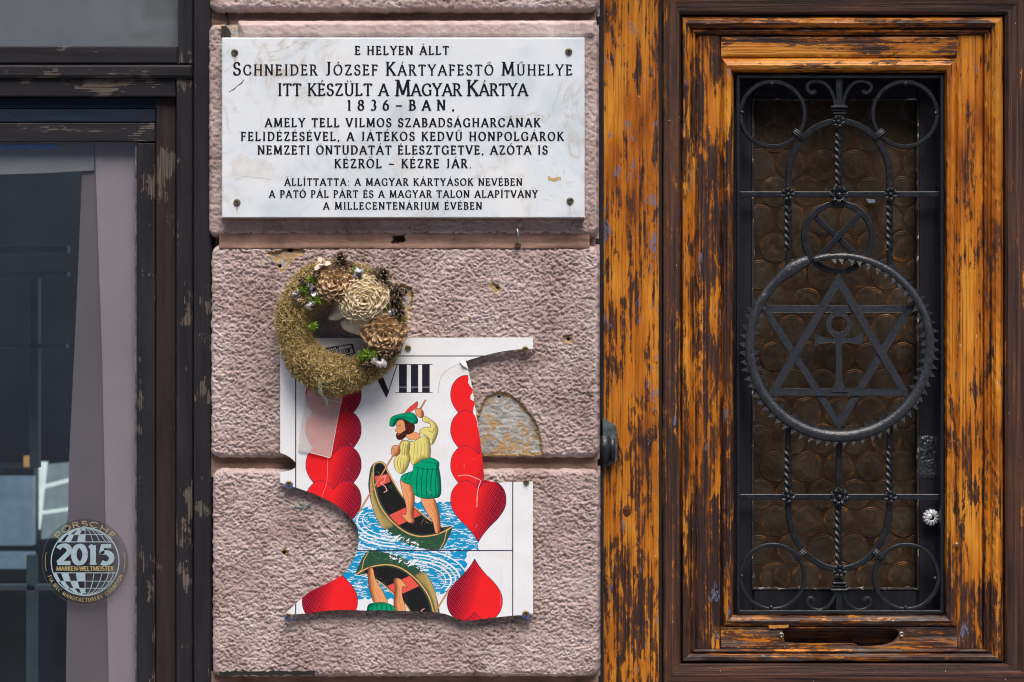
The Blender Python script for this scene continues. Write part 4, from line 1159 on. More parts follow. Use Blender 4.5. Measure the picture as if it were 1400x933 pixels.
# cream shell-like leaves reaching into the opening
def leaf(pts, mid, mat, yy, seed):
    m = MB(); c = P(*mid, yy - .008)
    ring = [P(x, y, yy) for x, y in spline(pts, 4, True)]
    n = len(ring); vs = [tuple(c)] + [tuple(c.lerp(p, .55) + Vector((0, -.002, 0))) for p in ring] + [tuple(p + Vector((0, rnd.uniform(-.0006, .0006), 0))) for p in ring]
    fs = [(0, 1 + i, 1 + (i + 1) % n) for i in range(n)] + [(1 + i, 1 + n + i, 1 + n + (i + 1) % n, 1 + (i + 1) % n) for i in range(n)]
    m.add(vs, fs); return solid(m.emit('cream_leaf', mat, wr, True), px(.9))
LEAFM = m_plain('cream_leaf', (0.84, 0.80, 0.70), (0.70, 0.64, 0.52), 0.6, 50, 0.3)
leaf([(449, 436), (455, 424), (462, 412), (472, 410), (482, 418), (484, 428), (470, 434), (460, 438)], (468, 424), LEAFM, YW - .004, 1)
leaf([(466, 440), (478, 434), (492, 434), (506, 440), (508, 452), (498, 459), (482, 456), (470, 450)], (488, 445), LEAFM, YW - .006, 2)
# green ribbon
rb = [(450, 499, -.018), (446, 506, -.024), (441, 514, -.0265), (438, 523, -.0255), (437.5, 533, -.021), (440, 540, -.012), (446, 546, .004), (446.5, 556, .028), (448, 563, .030)]
rp = spline(rb, 5); mb = MB(); vs = []; fs = []
for i, (x, y, d_) in enumerate(rp):
    w = 3.0 if i < 30 else 2.0
    w *= 1 + .25 * math.sin(i * .9)
    vs += [tuple(P(x - w * .9, y - w * .3, YW + d_)), tuple(P(x, y, YW + d_ - .0012)), tuple(P(x + w * .9, y + w * .3, YW + d_))]
for i in range(len(rp) - 1):
    a = i * 3; fs += [(a, a + 1, a + 4, a + 3), (a + 1, a + 2, a + 5, a + 4)]
mb.add(vs, fs); solid(mb.emit('green_ribbon', m_plain('pale_green_ribbon', (0.40, 0.56, 0.40), (0.22, 0.42, 0.27), 0.35, 60), wr, True), .0005)

# ================================================================== shop window at the left
sw = things('shop_window', 'black painted wooden shop window frame with flaking paint, a large pane and a pane above it', 'window', (P(140, 0).x, 0.05, P(0, 1210).z))
def board(x0, y0, x1, y1, yf, yb, mat, c=1.2, name='frame_board'):
    mb = MB(); mb.box(x0, y0, x1, y1, yf, yb, c); return mb.emit(name, mat, sw)
board(264.5, -150, 289, 1210, 0.020, 0.30, FRAMEZ, 2.0)
board(241, 88.5, 263.3, 1210, 0.034, 0.20, FRAMEZ)
board(213, 133, 240.2, 1210, 0.052, 0.20, FRAMEBZ)
board(187.2, 196, 211.4, 1210, 0.044, 0.20, FRAMEZ)
board(-260, 88.5, 262.8, 106.5, 0.026, 0.20, FRAMEX, 3.5)
board(-260, 106.8, 240, 132, 0.036, 0.20, FRAMEX)
board(-260, 133, 240, 149, 0.054, 0.20, FRAMEB)
board(-260, 149.6, 212, 167.5, 0.050, 0.20, FRAMEB)
board(-260, 168.3, 211.5, 194, 0.044, 0.20, FRAMEX)
# upper sash
board(243.5, -150, 263.6, 87.3, 0.030, 0.20, FRAMEZ)
board(-260, 63, 243, 87.3, 0.030, 0.20, FRAMEX, 2.0)
board(-260, 1010, 186.8, 1210, 0.044, 0.20, FRAMEX)
TEAL = m_plain('dark_teal_bar', (0.05, 0.10, 0.12), (0.03, 0.06, 0.075), .6, 6)
for nm, (xa, ya, xb, yb_), yg in (('upper_window_pane', (-262, -150, 244, 64), 0.050), ('large_window_pane', (-262, 193, 188, 1012), 0.062)):
    mb = MB(); mb.box(xa, ya, xb, yb_, yg, yg + .005, .2)
    mb.emit(nm, m_glass(nm + '_glass', .14 if 'upper' in nm else .055, .006), sw)
# putty bead round the large pane
mb = MB(); mb.box(184.5, 194, 187.0, 1012, 0.052, 0.062, .4); mb.emit('glazing_bead', m_plain('grey_bead', (0.20, 0.20, 0.20), (0.04, 0.04, 0.05), .6, 50), sw)
mb = MB(); mb.box(-260, 193.6, 187, 195.4, 0.052, 0.062, .4); mb.emit('glazing_bead', m_plain('grey_bead_level', (0.22, 0.23, 0.24), (0.10, 0.10, 0.11), .6, 50), sw)
# behind the panes: dark room, and added boards standing in for street reflections
room = things('shop_interior', 'dim shop interior with added boards standing in for street reflections in the panes', 'interior', (P(60, 0).x, 1.0, 0))
def inner(name, pts, yf, yb, mat):
    mb = MB(); mb.plate(pts, yf, yb); return mb.emit(name, mat, room)
BACKM = m_plain('dark_teal_backdrop', (0.020, 0.042, 0.052), (0.008, 0.012, 0.017), 0.6, 2.5, 0.0)
inner('back_wall', [(-700, -300), (420, -300), (420, 1300), (-700, 1300)], 1.9, 1.95, BACKM)
PALE = m_plain('pale_mauve_reflection', (0.27, 0.24, 0.27), (0.23, 0.205, 0.23), 0.8, 3, 0.1)
MIDP = m_plain('mauve_grey_reflection', (0.125, 0.11, 0.125), (0.10, 0.09, 0.10), 0.8, 3, 0.1)
inner('pale_reflection_board', [(128, 150), (240, 150), (240, 1100), (152, 1100), (140, 500)], .0705, .074, PALE)
inner('mid_reflection_board', [(113, 222), (134, 222), (144, 500), (156, 1100), (88, 1100), (94, 640), (104, 430)], .0755, .078, MIDP)
inner('header_reflection_board', [(-400, 150), (127.5, 150), (129, 233), (60, 237), (-400, 250)], .0700, .073, m_plain('header_reflection_board', (0.17, 0.19, 0.20), (0.13, 0.145, 0.155), .8, 4))
inner('upper_reflection_board', [(-700, -300), (300, -300), (300, 75), (-700, 75)], .0565, .06, m_plain('grey_reflection', (0.18, 0.20, 0.205), (0.12, 0.132, 0.137), .8, 3))  # added board; its grey stands in for the upper pane's reflection
inner('blue_reflection_strip', [(-400, 198), (78, 198), (78, 204), (-400, 210)], .0685, .0695, m_plain('blue_reflection_strip', (0.08, 0.26, 0.60), rough=.5))  # blue streak of the reflection, put in as a strip

for r_ in ((-200, 336, 92, 346), (-200, 372, 92, 378), (-200, 470, 90, 476), (40, 380, 52, 640), (-200, 800, 84, 808), (36, 760, 48, 1100), (-20, 250, -6, 640)):  # added bars imitating faint lines in the large pane's reflection
    mb = MB(); mb.box(*r_, .55, .58, 1); mb.emit('reflection_bar', TEAL, room)
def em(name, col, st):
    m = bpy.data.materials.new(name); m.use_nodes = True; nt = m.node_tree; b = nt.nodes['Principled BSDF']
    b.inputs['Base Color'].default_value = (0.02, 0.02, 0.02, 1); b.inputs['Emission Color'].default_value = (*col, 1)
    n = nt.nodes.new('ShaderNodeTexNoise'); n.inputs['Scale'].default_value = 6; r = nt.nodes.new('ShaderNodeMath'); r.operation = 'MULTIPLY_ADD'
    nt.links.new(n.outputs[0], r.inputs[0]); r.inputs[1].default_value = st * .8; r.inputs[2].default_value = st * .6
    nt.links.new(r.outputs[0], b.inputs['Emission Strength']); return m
# a lit rear window deep in the shop, with bars, and a grey cabinet beside it
lw = things('window_reflection_glow', 'bright barred rear window glimmering deep inside the shop, above the round sticker', 'window', P(80, 740, 1.7))
mb = MB(); mb.plate([(58, 636), (104, 632), (92, 700), (84, 735), (46, 738)], 1.55, 1.58); mb.emit('pane_glow', em('reflection_glow', (0.45, 0.62, 0.66), .16), lw)
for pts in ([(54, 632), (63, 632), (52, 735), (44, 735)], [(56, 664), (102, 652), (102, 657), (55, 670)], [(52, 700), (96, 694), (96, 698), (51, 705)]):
    mb = MB(); mb.plate(pts, 1.52, 1.54); mb.emit('bar_glow', em('bright_reflection', (0.70, 0.86, 0.84), .42), lw)
mb = MB(); mb.plate([(101, 634), (112, 640), (110, 722), (94, 722)], 1.50, 1.54); mb.emit('edge_glow', em('pink_reflection', (0.80, 0.62, 0.62), .32), lw)
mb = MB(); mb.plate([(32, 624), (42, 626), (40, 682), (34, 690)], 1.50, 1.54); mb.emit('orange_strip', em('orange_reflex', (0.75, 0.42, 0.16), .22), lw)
cb = things('blue_grey_glow', 'added glowing blue-grey panels imitating a reflection in the pane', 'reflection stand-in', P(20, 1000, 1.6))  # added panels; their glow stands in for a reflected blue-grey area
BGREY = m_plain('blue_grey_reflection', (0.20, 0.28, 0.36), (0.13, 0.19, 0.25), .6, 4)
for nm, r_ in (('panel_glow', (-60, 652, 44, 746)), ('panel_glow', (-60, 756, 44, 778))):
    mb = MB(); mb.box(*r_, 1.40, 1.44, 1); mb.emit(nm, em('reflected_sheen', (0.16, 0.25, 0.34), .30), cb)
mb = MB(); mb.box(-62, 640, 46, 1250, 1.46, 1.7, 1); mb.emit('glow_backing', BACKM, cb)

# ------------------------------------------------------------------ round sticker on the pane
YS = 0.0615
sk = things('round_window_sticker', 'round see-through sticker with a globe and 2015 on the shop window pane', 'sticker', P(116.3, 827, YS))
ICE = m_plain('ice_blue_print', (0.36, 0.48, 0.54), (0.30, 0.41, 0.47), 0.5, 50)
GOLD = m_plain('gold_print', (0.40, 0.33, 0.15), (0.30, 0.25, 0.11), 0.4, 50)
gx, gy, gr = 116.3, 768.0, 46.3
def strokes(name, mat, qs, y=YS - .0003):
    mb = MB()
    for k, q in enumerate(qs): stroke_mesh(mb, q, lambda x, yy: (x, -yy), y - .00003 * (k % 5))
    return mb.emit(name, mat, sk)
t = NT('sticker_film'); tr = t.node('ShaderNodeBsdfTransparent'); mx = t.node('ShaderNodeMixShader'); mx.inputs[0].default_value = .14
t.b.inputs['Base Color'].default_value = (0.012, 0.014, 0.02, 1); t.b.inputs['Roughness'].default_value = .25
t.link(tr.outputs[0], mx.inputs[1]); t.link(t.b.outputs[0], mx.inputs[2]); t.link(mx.outputs[0], t.out.inputs[0])
mb = MB(); mb.plate([(gx + 58.5 * math.cos(i * math.pi / 36), gy + 58.5 * math.sin(i * math.pi / 36)) for i in range(72)], YS - .0001, YS + .0003); mb.emit('clear_film', t.mat, sk)
circ = lambda r, a0, a1, n, w, e=1.0: [(gx + r * e * math.cos(math.radians(a0 + (a1 - a0) * i / n)), -(gy) + r * math.sin(math.radians(a0 + (a1 - a0) * i / n)), w) for i in range(n + 1)]
strokes('film_edge', m_plain('film_edge', (0.11, 0.11, 0.12), rough=.5), [circ(58.6, 0, 360, 72, .3)])
qs = [circ(gr, 0, 360, 60, .75)]
a1 = math.degrees(math.asin(26.8 / gr)); a2 = math.degrees(math.asin(15.5 / gr))
for k in (0, 1, 2, 3, 4, 5):
    e = math.sin(math.radians(16 * k))
    for sgn in ((1, -1) if k else (1,)):
        for lo, hi in ((a1, 90), (-90, -a2)):
            qs.append([(gx + sgn * gr * e * math.cos(math.radians(lo + (hi - lo) * i / 10)), -gy + gr * math.sin(math.radians(lo + (hi - lo) * i / 10)), .42) for i in range(11)])
def hl(dy, w=.4):
    hw = math.sqrt(gr * gr - dy * dy); return [(gx - hw, -gy - dy, w), (gx + hw, -gy - dy, w)]
qs += [hl(-26.8, .55), hl(-36.8), hl(15.5, .55), hl(26.8), hl(36.5), hl(-43, .3), hl(43, .3)]
strokes('globe_lines', ICE, qs)
lat = [15.5, 26.8, 36.5, 43, 46]; lat2 = [-26.8, -36.8, -43, -46]
for L_ in (lat, lat2):
    mb = MB()
    for i in range(len(L_) - 1):
        for k in range(5):
            if (i + k) % 2 == 1: continue
            e0, e1 = math.sin(math.radians(16 * k)), math.sin(math.radians(16 * (k + 1)))
            w0, w1 = math.sqrt(gr * gr - L_[i] ** 2), math.sqrt(max(0, gr * gr - L_[i + 1] ** 2))
            ps = [P(gx - w0 * e0, gy + L_[i], YS - .0004), P(gx - w0 * e1, gy + L_[i], YS - .0004), P(gx - w1 * e1, gy + L_[i + 1], YS - .0004), P(gx - w1 * e0, gy + L_[i + 1], YS - .0004)]
            mb.add(ps, [(0, 1, 2, 3)])
    tag(mb.emit('globe_checks', ICE, sk), kind='stuff')
letter_line('year_lettering', '2015', 25.5, 25.5, 76.5, 155.5, 771.3, YS - .0005, ICE, sk, thick=.30, thin=.19, serif=True, stretch=1)
letter_line('title_lettering', 'MARKEN-WELTMEISTER', 6.0, 6.0, 77, 155.5, 780.6, YS - .0005, GOLD, sk, thick=.24, thin=.17, serif=False, stretch=.8)
arc_line('ring_lettering', 'PORSCHE', 7.4, gx, gy, 48.0, 142, 38, YS - .0006, GOLD, sk, serif=False, thick=.17, thin=.17, stretch=.8)
arc_line('ring_lettering', "FIA WEC MANUFACTURERS' CHAMPION", 5.0, gx, gy, 55.0, 201, 340, YS - .0005, GOLD, sk, inside=True, serif=False, thick=.17, thin=.14)
strokes('side_arc', GOLD, [circ(54.5, 166, 194, 12, .38)]); strokes('side_arc', GOLD, [circ(54.5, -14, 14, 12, .38)])

# ================================================================== door frame and door
df = things('door_frame', 'peeling orange-brown door jamb between stucco wall and door', 'door frame', P(860, 1220, 0.11))
YJ = 0.100
def hwood(name, x0, y0, x1, y1, y, mat, parent, seed, amp=1.0, vert=True, rnd_edge=5):
    """board with real grain relief and rounded, worn arrises"""
    def hf(X, Y):
        U, V = (X, Y) if vert else (Y, X)
        h = (pn(U, V, 6, 160, seed) * .9 + pn(U, V, 2.2, 90, seed + 1) * .5 + pn(U, V, 30, 60, seed + 2) * 1.2) / 1000 * amp
        a, b = (X - x0, x1 - X) if vert else (Y - y0, y1 - Y)
        d = np.minimum(a, b) + pn(X, Y, 9, 20, seed + 3) * 2 * amp
        return h - np.clip(1 - d / rnd_edge, 0, 1) ** 2 * .006
    return height_sheet(name, mat, parent, x0, y0, x1, y1, 2.6, hf, y)
hwood('jamb_board', 820, -150, 901, 1220, YJ, WOODJ, df, 200, 1.2)
mb = MB(); mb.box(812, -150, 905, 1220, YJ + .008, YJ + .2, .5); mb.emit('jamb_core', GROOVE, df)
mb = MB(); mb.box(812, -150, 825.5, 1220, YJ - .012, YJ + .1, 1.5); mb.emit('black_strip', m_blackframe('black_strip_paint', chips=.7), df)  # black strip between the pier edge and the jamb board
bb = things('iron_hinge_bracket', 'dark iron bracket half hidden behind the stucco wall at the door jamb', 'bracket', P(832, 636, YJ))
mb = MB(); c = P(830, 608, YJ - .004)
mb.plate(spline([(822, 576), (830, 575), (836, 579), (842, 583), (843, 600), (843, 628), (836, 634), (822, 636)], 3, True), YJ - .012, YJ)
mb.emit('bracket_plate', m_plain('blue_grey_iron', (0.13, 0.17, 0.18), (0.03, 0.035, 0.04), .4, 60, .4), bb)
mb = MB(); mb.sweep([P(826, 596, YJ - .016), P(826, 616, YJ - .018), P(825, 632, YJ - .016)], round_sec(lambda t: px(9 - 2 * abs(t - .5)), 14)); mb.emit('knuckle', IRON, bb, True)
mb = MB(); mb.sweep([P(837, 600, YJ - .014), P(837, 630, YJ - .014)], round_sec(lambda t: px(4.5), 12)); mb.emit('knuckle', IRON, bb, True)
mb = MB(); mb.lathe(P(827, 597, YJ - .026), [(px(2.2), 0), (px(1.9), .0006)], 12); mb.emit('bolt_hole', DARKHOLE, bb)

door = things('wooden_door', 'old peeling orange and brown wooden door with glazed opening behind a wrought iron grille', 'door', P(1147, 1220, 0.13))
def frame_layer(name, A, B, prof, mats, seed, n=90, jit=.0005):
    """four mitred pieces between rectangle A (inner) and B (outer); prof: (t, depth)"""
    (l0, t0, r0, b0), (l1, t1, r1, b1) = A, B
    sides = {'top': ((l0, t0), (r0, t0), (l1, t1), (r1, t1)), 'bottom': ((r0, b0), (l0, b0), (r1, b1), (l1, b1)),
             'left': ((l0, b0), (l0, t0), (l1, b1), (l1, t1)), 'right': ((r0, t0), (r0, b0), (r1, t1), (r1, b1))}
    r = random.Random(seed)
    for sname, (a, b, c, d) in sides.items():
        if mats.get(sname) is None: continue
        mb = MB(); vs = []; m = len(prof)
        L = math.hypot(b[0] - a[0], b[1] - a[1]); kk = max(8, int(L / 9))
        jj = [[r.gauss(0, jit) for _ in prof] for _ in range(kk + 1)]
        for i in range(kk + 1):
            u = i / kk
            for q, (t_, y) in enumerate(prof):
                ix = a[0] + (b[0] - a[0]) * u; iy = a[1] + (b[1] - a[1]) * u
                ox = c[0] + (d[0] - c[0]) * u; oy = c[1] + (d[1] - c[1]) * u
                e = 0 if i in (0, kk) else jj[i][q] * 700
                tt = t_ + (e * .6 / max(6, abs(ox - ix) + abs(oy - iy)) if 0 < q < m - 1 else 0)
                vs.append(tuple(P(ix + (ox - ix) * tt, iy + (oy - iy) * tt, y + (jj[i][q] if i not in (0, kk) else 0))))
        fs = []
        for i in range(kk):
            for q in range(m - 1):
                p0 = i * m + q; fs.append((p0, p0 + m, p0 + m + 1, p0 + 1))
        # end caps and back, so each piece is solid
        nb = len(vs); yb = max(y for _, y in prof) + .03
        for i in range(kk + 1):
            for q in (0, m - 1):
                p = vs[i * m + q]; vs.append((p[0], yb, p[2]))
        for i in range(kk):
            fs.append((i * m, nb + i * 2, nb + i * 2 + 2, (i + 1) * m)); fs.append((i * m + m - 1, (i + 1) * m + m - 1, nb + i * 2 + 3, nb + i * 2 + 1))
            fs.append((nb + i * 2, nb + i * 2 + 1, nb + i * 2 + 3, nb + i * 2 + 2))
        for i in (0, kk): fs.append(tuple(range(i * m, i * m + m)) + (nb + i * 2 + 1, nb + i * 2))
        mb.add(vs, fs); mb.emit(name, mats[sname], door)
ON = {'left': WOODL, 'right': WOODZ, 'top': WOODX}
R0 = (1003, 100, 1291, 841); R1 = (986, 79, 1308, 858); R2 = (951, 48, 1345, 887); R3 = (931, 22, 1372, 906); R4 = (905, -40, 1440, 940)
YD_ = 0.120
frame_layer('glazing_moulding', R0, R1, [(0, YD_ + .030), (.02, YD_ + .012), (.22, YD_ - .002), (.5, YD_ - .006), (.8, YD_ - .001), (.93, YD_ + .006), (1, YD_ + .008)], dict(ON, bottom=WOODXL), 1)
frame_layer('outer_moulding', R2, R3, [(0, YD_ + .004), (.06, YD_ - .001), (.2, YD_ - .006), (.34, YD_ - .002), (.42, YD_ - .009), (.62, YD_ - .016), (.85, YD_ - .014), (.96, YD_ - .004), (1, YD_ + .006)], dict(ON, bottom=WOODXL), 2)
frame_layer('outer_frame_bar', R3, R4, [(0, YD_ + .010), (.03, YD_ - .010), (.10, YD_ - .017), (.5, YD_ - .020), (.9, YD_ - .018), (.97, YD_ - .010), (1, YD_ + .01)], dict(left=BROWNL, right=BROWNZ, top=BROWNX, bottom=BROWNX), 3, jit=.00012)
YP = YD_ + .002
hwood('stile', 951.5, 48.5, 985.6, 887, YP, WOODL, door, 300, .8, True, 2)
hwood('stile', 1308.4, 48.5, 1344.6, 887, YP, WOODZ, door, 310, .8, True, 2)
hwood('top_rail', 985.8, 48.5, 1308.2, 78.6, YP, WOODX, door, 320, .8, False, 2)
slot = spline([(1070, 862), (1076, 857), (1094, 857), (1098, 853), (1103, 854), (1106, 858), (1150, 858.5), (1190, 857), (1194, 853), (1200, 854), (1206, 857.5), (1222, 859), (1229, 865), (1228, 872), (1222, 879), (1212, 883), (1196, 885), (1176, 885), (1166, 881), (1120, 881), (1078, 880), (1072, 874)], 3, True)
mb = MB(); mb.plate([(985.8, 858.3), (1308.2, 858.3), (1308.2, 888), (985.8, 888)], YP, YP + .018, [])
mb = MB(); sl_ = [(x, min(max(y, 859.2), 886.6)) for x, y in slot]; ded = []
for p in sl_:
    if not ded or math.hypot(p[0] - ded[-1][0], p[1] - ded[-1][1]) > .4: ded.append(p)
mb.plate([(985.8, 857.6), (1308.2, 857.6), (1308.2, 888), (985.8, 888)], YP, YP + .018, [ded])
mb.emit('letter_slot_rail', WOODXL, door)
mb = MB(); mb.box(1040, 853, 1262, 879, YP + .030, YP + .034, .4); mb.emit('slot_flap', m_wood('dim_slot_board', 'x', thr=.5, orange=((0.10, 0.04, 0.012), (0.16, 0.065, 0.02), (0.2, 0.09, 0.03))), door)
mb = MB(); mb.box(1030, 845, 1272, 895, YP + .06, YP + .07, .4); mb.emit('slot_back', GROOVE, door)
mb = MB(); mb.plate(rough([(1050, 855.5), (1078, 854.5), (1079, 858), (1066, 859.5), (1052, 859.5)], .5, 3, 2), YP - .004, YP); mb.emit('wood_splinter', m_plain('raw_orange_wood', (0.6, 0.26, 0.06), rough=.6), door)

for x, y in ((1068, 868.5), (1232.5, 867.5)): screw(door, x, y, YP, 4.2, STEEL, None, .3, False)
mb = MB(); mb.lathe(P(1307, 745, YD_ + .004), [(px(4.2), 0), (px(4.2), .002), (px(3), .005), (px(.8), .0062)], 14); mb.emit('brass_nail', BRASS, door, True)
# groove backing behind all mouldings
mb = MB()
mb.plate([(900, -152), (1462, -152), (1462, 1220), (900, 1220)], YD_ + .033, YD_ + .05, [[(1004, 102), (1290, 102), (1290, 840), (1004, 840)]])
mb.emit('door_core', GROOVE, door)
mb = MB(); mb.box(905.5, 942, 1440, 1220, YD_ - .008, YD_ + .03, 3); mb.emit('lower_panel', BROWNX, door)
mb = MB(); mb.box(905.5, -150, 1440, -42, YD_ - .008, YD_ + .03, 3); mb.emit('upper_panel', BROWNX, door)

# ------------------------------------------------------------------ glazed casement behind the grille (children of the door)
YG = YD_ + .085       # glass
YC = YD_ + .050       # casement face
cas = bpy.data.objects.new('casement', None); scene.collection.objects.link(cas); cas.parent = door; cas.location = P(1147, 840, YC) - wloc(door)
cas.empty_display_size = .03
def cboard(x0, y0, x1, y1, name='casement_bar', mat=CASE, yf=YC, yb=YC + .045):
    mb = MB(); mb.box(x0, y0, x1, y1, yf, yb, 2.5); return mb.emit(name, mat, cas)
cboard(1000, 96, 1029, 846); cboard(1255, 96, 1294, 846); cboard(1029.3, 96, 1254.7, 135.5); cboard(1029.3, 806, 1254.7, 846)
r = random.Random(4)
for (xa, ya, xb, yb_) in ((1029, 136, 1029, 806), (1255, 136, 1255, 806), (1029, 135.5, 1255, 135.5), (1029, 806, 1255, 806)):
    mb = MB(); n = 60; vs = []
    for i in range(n + 1):
        t_ = i / n; x = xa + (xb - xa) * t_; y = ya + (yb_ - ya) * t_
        w = (1.0 + 1.8 * r.random() ** 2) * (1.3 if ya == yb_ else 1)
        inx, iny = (1 if xa < 1100 and xa == xb else -1 if xa == xb else 0), (1 if ya == yb_ and ya < 400 else -1 if ya == yb_ else 0)
        for dx_, yy in ((-1.2, YC - .0005), (.2, YC - .002 - .001 * r.random()), (w, YC + .004), (w + .8, YC + .018)):
            vs.append(tuple(P(x + inx * dx_, y + iny * dx_, yy)))
    mb.add(vs, [(i * 4 + q, i * 4 + 4 + q, i * 4 + 5 + q, i * 4 + 1 + q) for i in range(n) for q in range(3)])
    mb.emit('putty_bead', PUTTY, cas, True)
# keyhole plate and knob
def kp():
    m = MB(); vs = []; n = 12
    X = np.linspace(1256.5, 1281, 26); Y = np.linspace(596, 654, 50)
    XX, YY = np.meshgrid(X, Y)
    h = .0018 + pn(XX, YY, 4, 4, 3) * .0035 + pn(XX, YY, 9, 7, 5) * .002
    e = np.minimum(np.minimum(XX - 1256.5, 1281 - XX), np.minimum(YY - 596, 654 - YY)); h *= np.clip(e / 4, 0, 1)
    h -= np.clip((5 - np.hypot((XX - 1271.5), (YY - 623) * .75)) / 2, 0, 1) * .010
    vs = [tuple(P(XX[i, j], YY[i, j], YC - .0005 - h[i, j])) for i in range(50) for j in range(26)]
    m.add(vs, [(i * 26 + j, (i + 1) * 26 + j, (i + 1) * 26 + j + 1, i * 26 + j + 1) for i in range(49) for j in range(25)])
    m.emit('corroded_lock_plate', m_plain('corroded_black', (0.05, 0.06, 0.07), (0.012, 0.014, 0.018), .35, 120, .6, .6), cas, True)
kp()
mb = MB(); mb.lathe(P(1271.5, 623, YC - .0002), [(px(3.4), 0), (px(3.2), .0004)], 12); mb.emit('keyhole', DARKHOLE, cas)
mb = MB(); c = P(1270.5, 706.5, YC); vs = []; fs = []; n = 52
prof = [(.55, 0), (.62, .008), (1.0, .014), (1.04, .019), (.9, .0235), (.62, .0255), (.42, .0250), (.34, .0235)]
for rr, h in prof:
    for k in range(n):
        a = 2 * math.pi * k / n; g = 1 - (.17 if (k % 4 in (0,)) else .02) * min(1, rr)
        vs.append((c.x + px(12) * rr * g * math.cos(a), c.y - h * (g if rr > .4 else 1), c.z + px(12) * rr * g * math.sin(a)))
for i in range(len(prof) - 1):
    for k in range(n): fs.append((i * n + k, i * n + (k + 1) % n, (i + 1) * n + (k + 1) % n, (i + 1) * n + k))
mb.add(vs, fs); mb.lathe(P(1270.5, 706.5, YC - .0225), [(px(4), 0), (px(4), .0018), (px(2), .0035)], 14)
mb.emit('fluted_knob', m_plain('white_metal', (0.82, 0.84, 0.86), (0.55, 0.57, 0.6), .28, 60, .2, metal=.35), cas, False)
# bullseye glass
bt = NT('cell_ground'); v = bt.coords()
BETWEEN = bt.finish(bt.ramp(bt.noise(v, 30, 4, .6), [(.35, (0.030, 0.018, 0.010)), (.65, (0.070, 0.042, 0.022))]), .18, bt.bump(bt.noise(v, 90, 4, .6), .5, .002), .5)
gt = NT('bullseye_glass'); v = gt.coords(rand=True)
oi = gt.node('ShaderNodeObjectInfo')
c1 = gt.ramp(gt.noise(v, 30, 4, .6, 1.5), [(.3, (0.030, 0.019, 0.011)), (.5, (0.055, 0.037, 0.022)), (.68, (0.085, 0.064, 0.043))])
c1 = gt.mix(gt.math('MULTIPLY', oi.outputs['Random'], .5), c1, (0.045, 0.038, 0.030))
BULL = gt.finish(c1, .5, gt.bump(gt.noise(v, 60, 4, .6, 1.2), .35, .003), .12)
rt = NT('amber_rim'); v = rt.coords(rand=True)
RIM = rt.finish(rt.ramp(rt.noise(v, 45, 4, .6), [(.48, (0.045, 0.028, 0.016)), (.58, (0.12, 0.052, 0.016)), (.74, (0.42, 0.17, 0.03))]), .4, None, .2)
mb = MB(); mb.box(1020, 126, 1264, 815, YG, YG + .004, .2); glass = mb.emit('bullseye_window_glass', BETWEEN, cas)
RP = 43.6; RV = 37.6
def roundel_mesh():
    m = MB(); R = px(21.2, YG); n = 28
    prof = [(1.0, 0), (.98, .0005), (.955, .0008), (.93, .0006)]
    mid_ = [(.93, .0006), (.89, .0004), (.86, .0006)]; prof2 = [(.86, .0006), (.84, .0010), (.815, .0008)]
    inner = [(.815, .0008), (.6, .0006), (.4, .0016), (.22, .0012), (.10, .0012), (.01, .0013)]
    for mi, pr in ((1, prof), (0, mid_), (1, prof2), (0, inner)):
        m.mi = mi; vs = []; fs = []
        for i_, (rr, h) in enumerate(pr):
            for k in range(n):
                a = 2 * math.pi * k / n
                vs.append((R * rr * math.cos(a), -h, R * rr * math.sin(a)))
        for i_ in range(len(pr) - 1):
            for k in range(n): fs.append((i_ * n + k, i_ * n + (k + 1) % n, (i_ + 1) * n + (k + 1) % n, (i_ + 1) * n + k))
        m.add(vs, fs)
    me = bpy.data.meshes.new('roundel'); me.from_pydata(m.v, [], m.f); me.materials.append(BULL); me.materials.append(RIM)
    me.polygons.foreach_set('material_index', m.m); me.polygons.foreach_set('use_smooth', [True] * len(m.f)); me.update(); return me
rme = roundel_mesh(); r = random.Random(6); row = 0; y = 150.0
while y < 812:
    x = 1038 + (RP / 2 if row % 2 else 0)
    while x < 1262:
        o = bpy.data.objects.new('glass_roundel', rme); scene.collection.objects.link(o); o.parent = cas
        o.location = P(x + r.uniform(-1, 1), y + r.uniform(-1, 1), YG - .0002) - wloc(cas)
        o.rotation_euler = (r.uniform(-.03, .03), r.uniform(0, 6.28), r.uniform(-.03, .03)); s_ = r.uniform(.95, 1.0); o.scale = (s_, 1, s_)
        x += RP
    y += RV; row += 1
mb = MB(); mb.plate([(1184, 272), (1196, 273), (1197, 277), (1188, 278)], YG - .009, YG - .0085); mb.emit('blue_fleck', m_plain('pale_blue_fleck', (0.32, 0.42, 0.55), rough=.3), cas)  # small pale blue piece just in front of the glass

# ------------------------------------------------------------------ wrought iron grille (part of the door), its pieces as sub-parts
YI = YD_ + .014
IRON2 = m_plain('lighter_flat_iron', (0.030, 0.036, 0.045), (0.015, 0.018, 0.024), 0.42, 130, 0.5, 0.5, 0.0, dist=0.0016)  # lighter copy of the black iron, for star and ankh
gr_ = bpy.data.objects.new('iron_grille', None); scene.collection.objects.link(gr_); gr_.parent = door; gr_.location = P(1147, 838, YI) - wloc(door)
gr_.empty_display_size = .03
def bar(name, pts, w, t_=.010, closed=False, y=YI, smooth=False):
    mb = MB(); mb.sweep([P(a, b, y) for a, b in pts], rect_sec(px(w, y), t_), closed); return mb.emit(name, IRON, gr_, smooth)
def lin(a, b, n=2): return [(a[0] + (b[0] - a[0]) * i / (n - 1), a[1] + (b[1] - a[1]) * i / (n - 1)) for i in range(n)]
def ov(cx, cy, rx, ry, a0, a1, n): return [(cx + rx * math.cos(math.radians(a0 + (a1 - a0) * i / n)), cy - ry * math.sin(math.radians(a0 + (a1 - a0) * i / n))) for i in range(n + 1)]
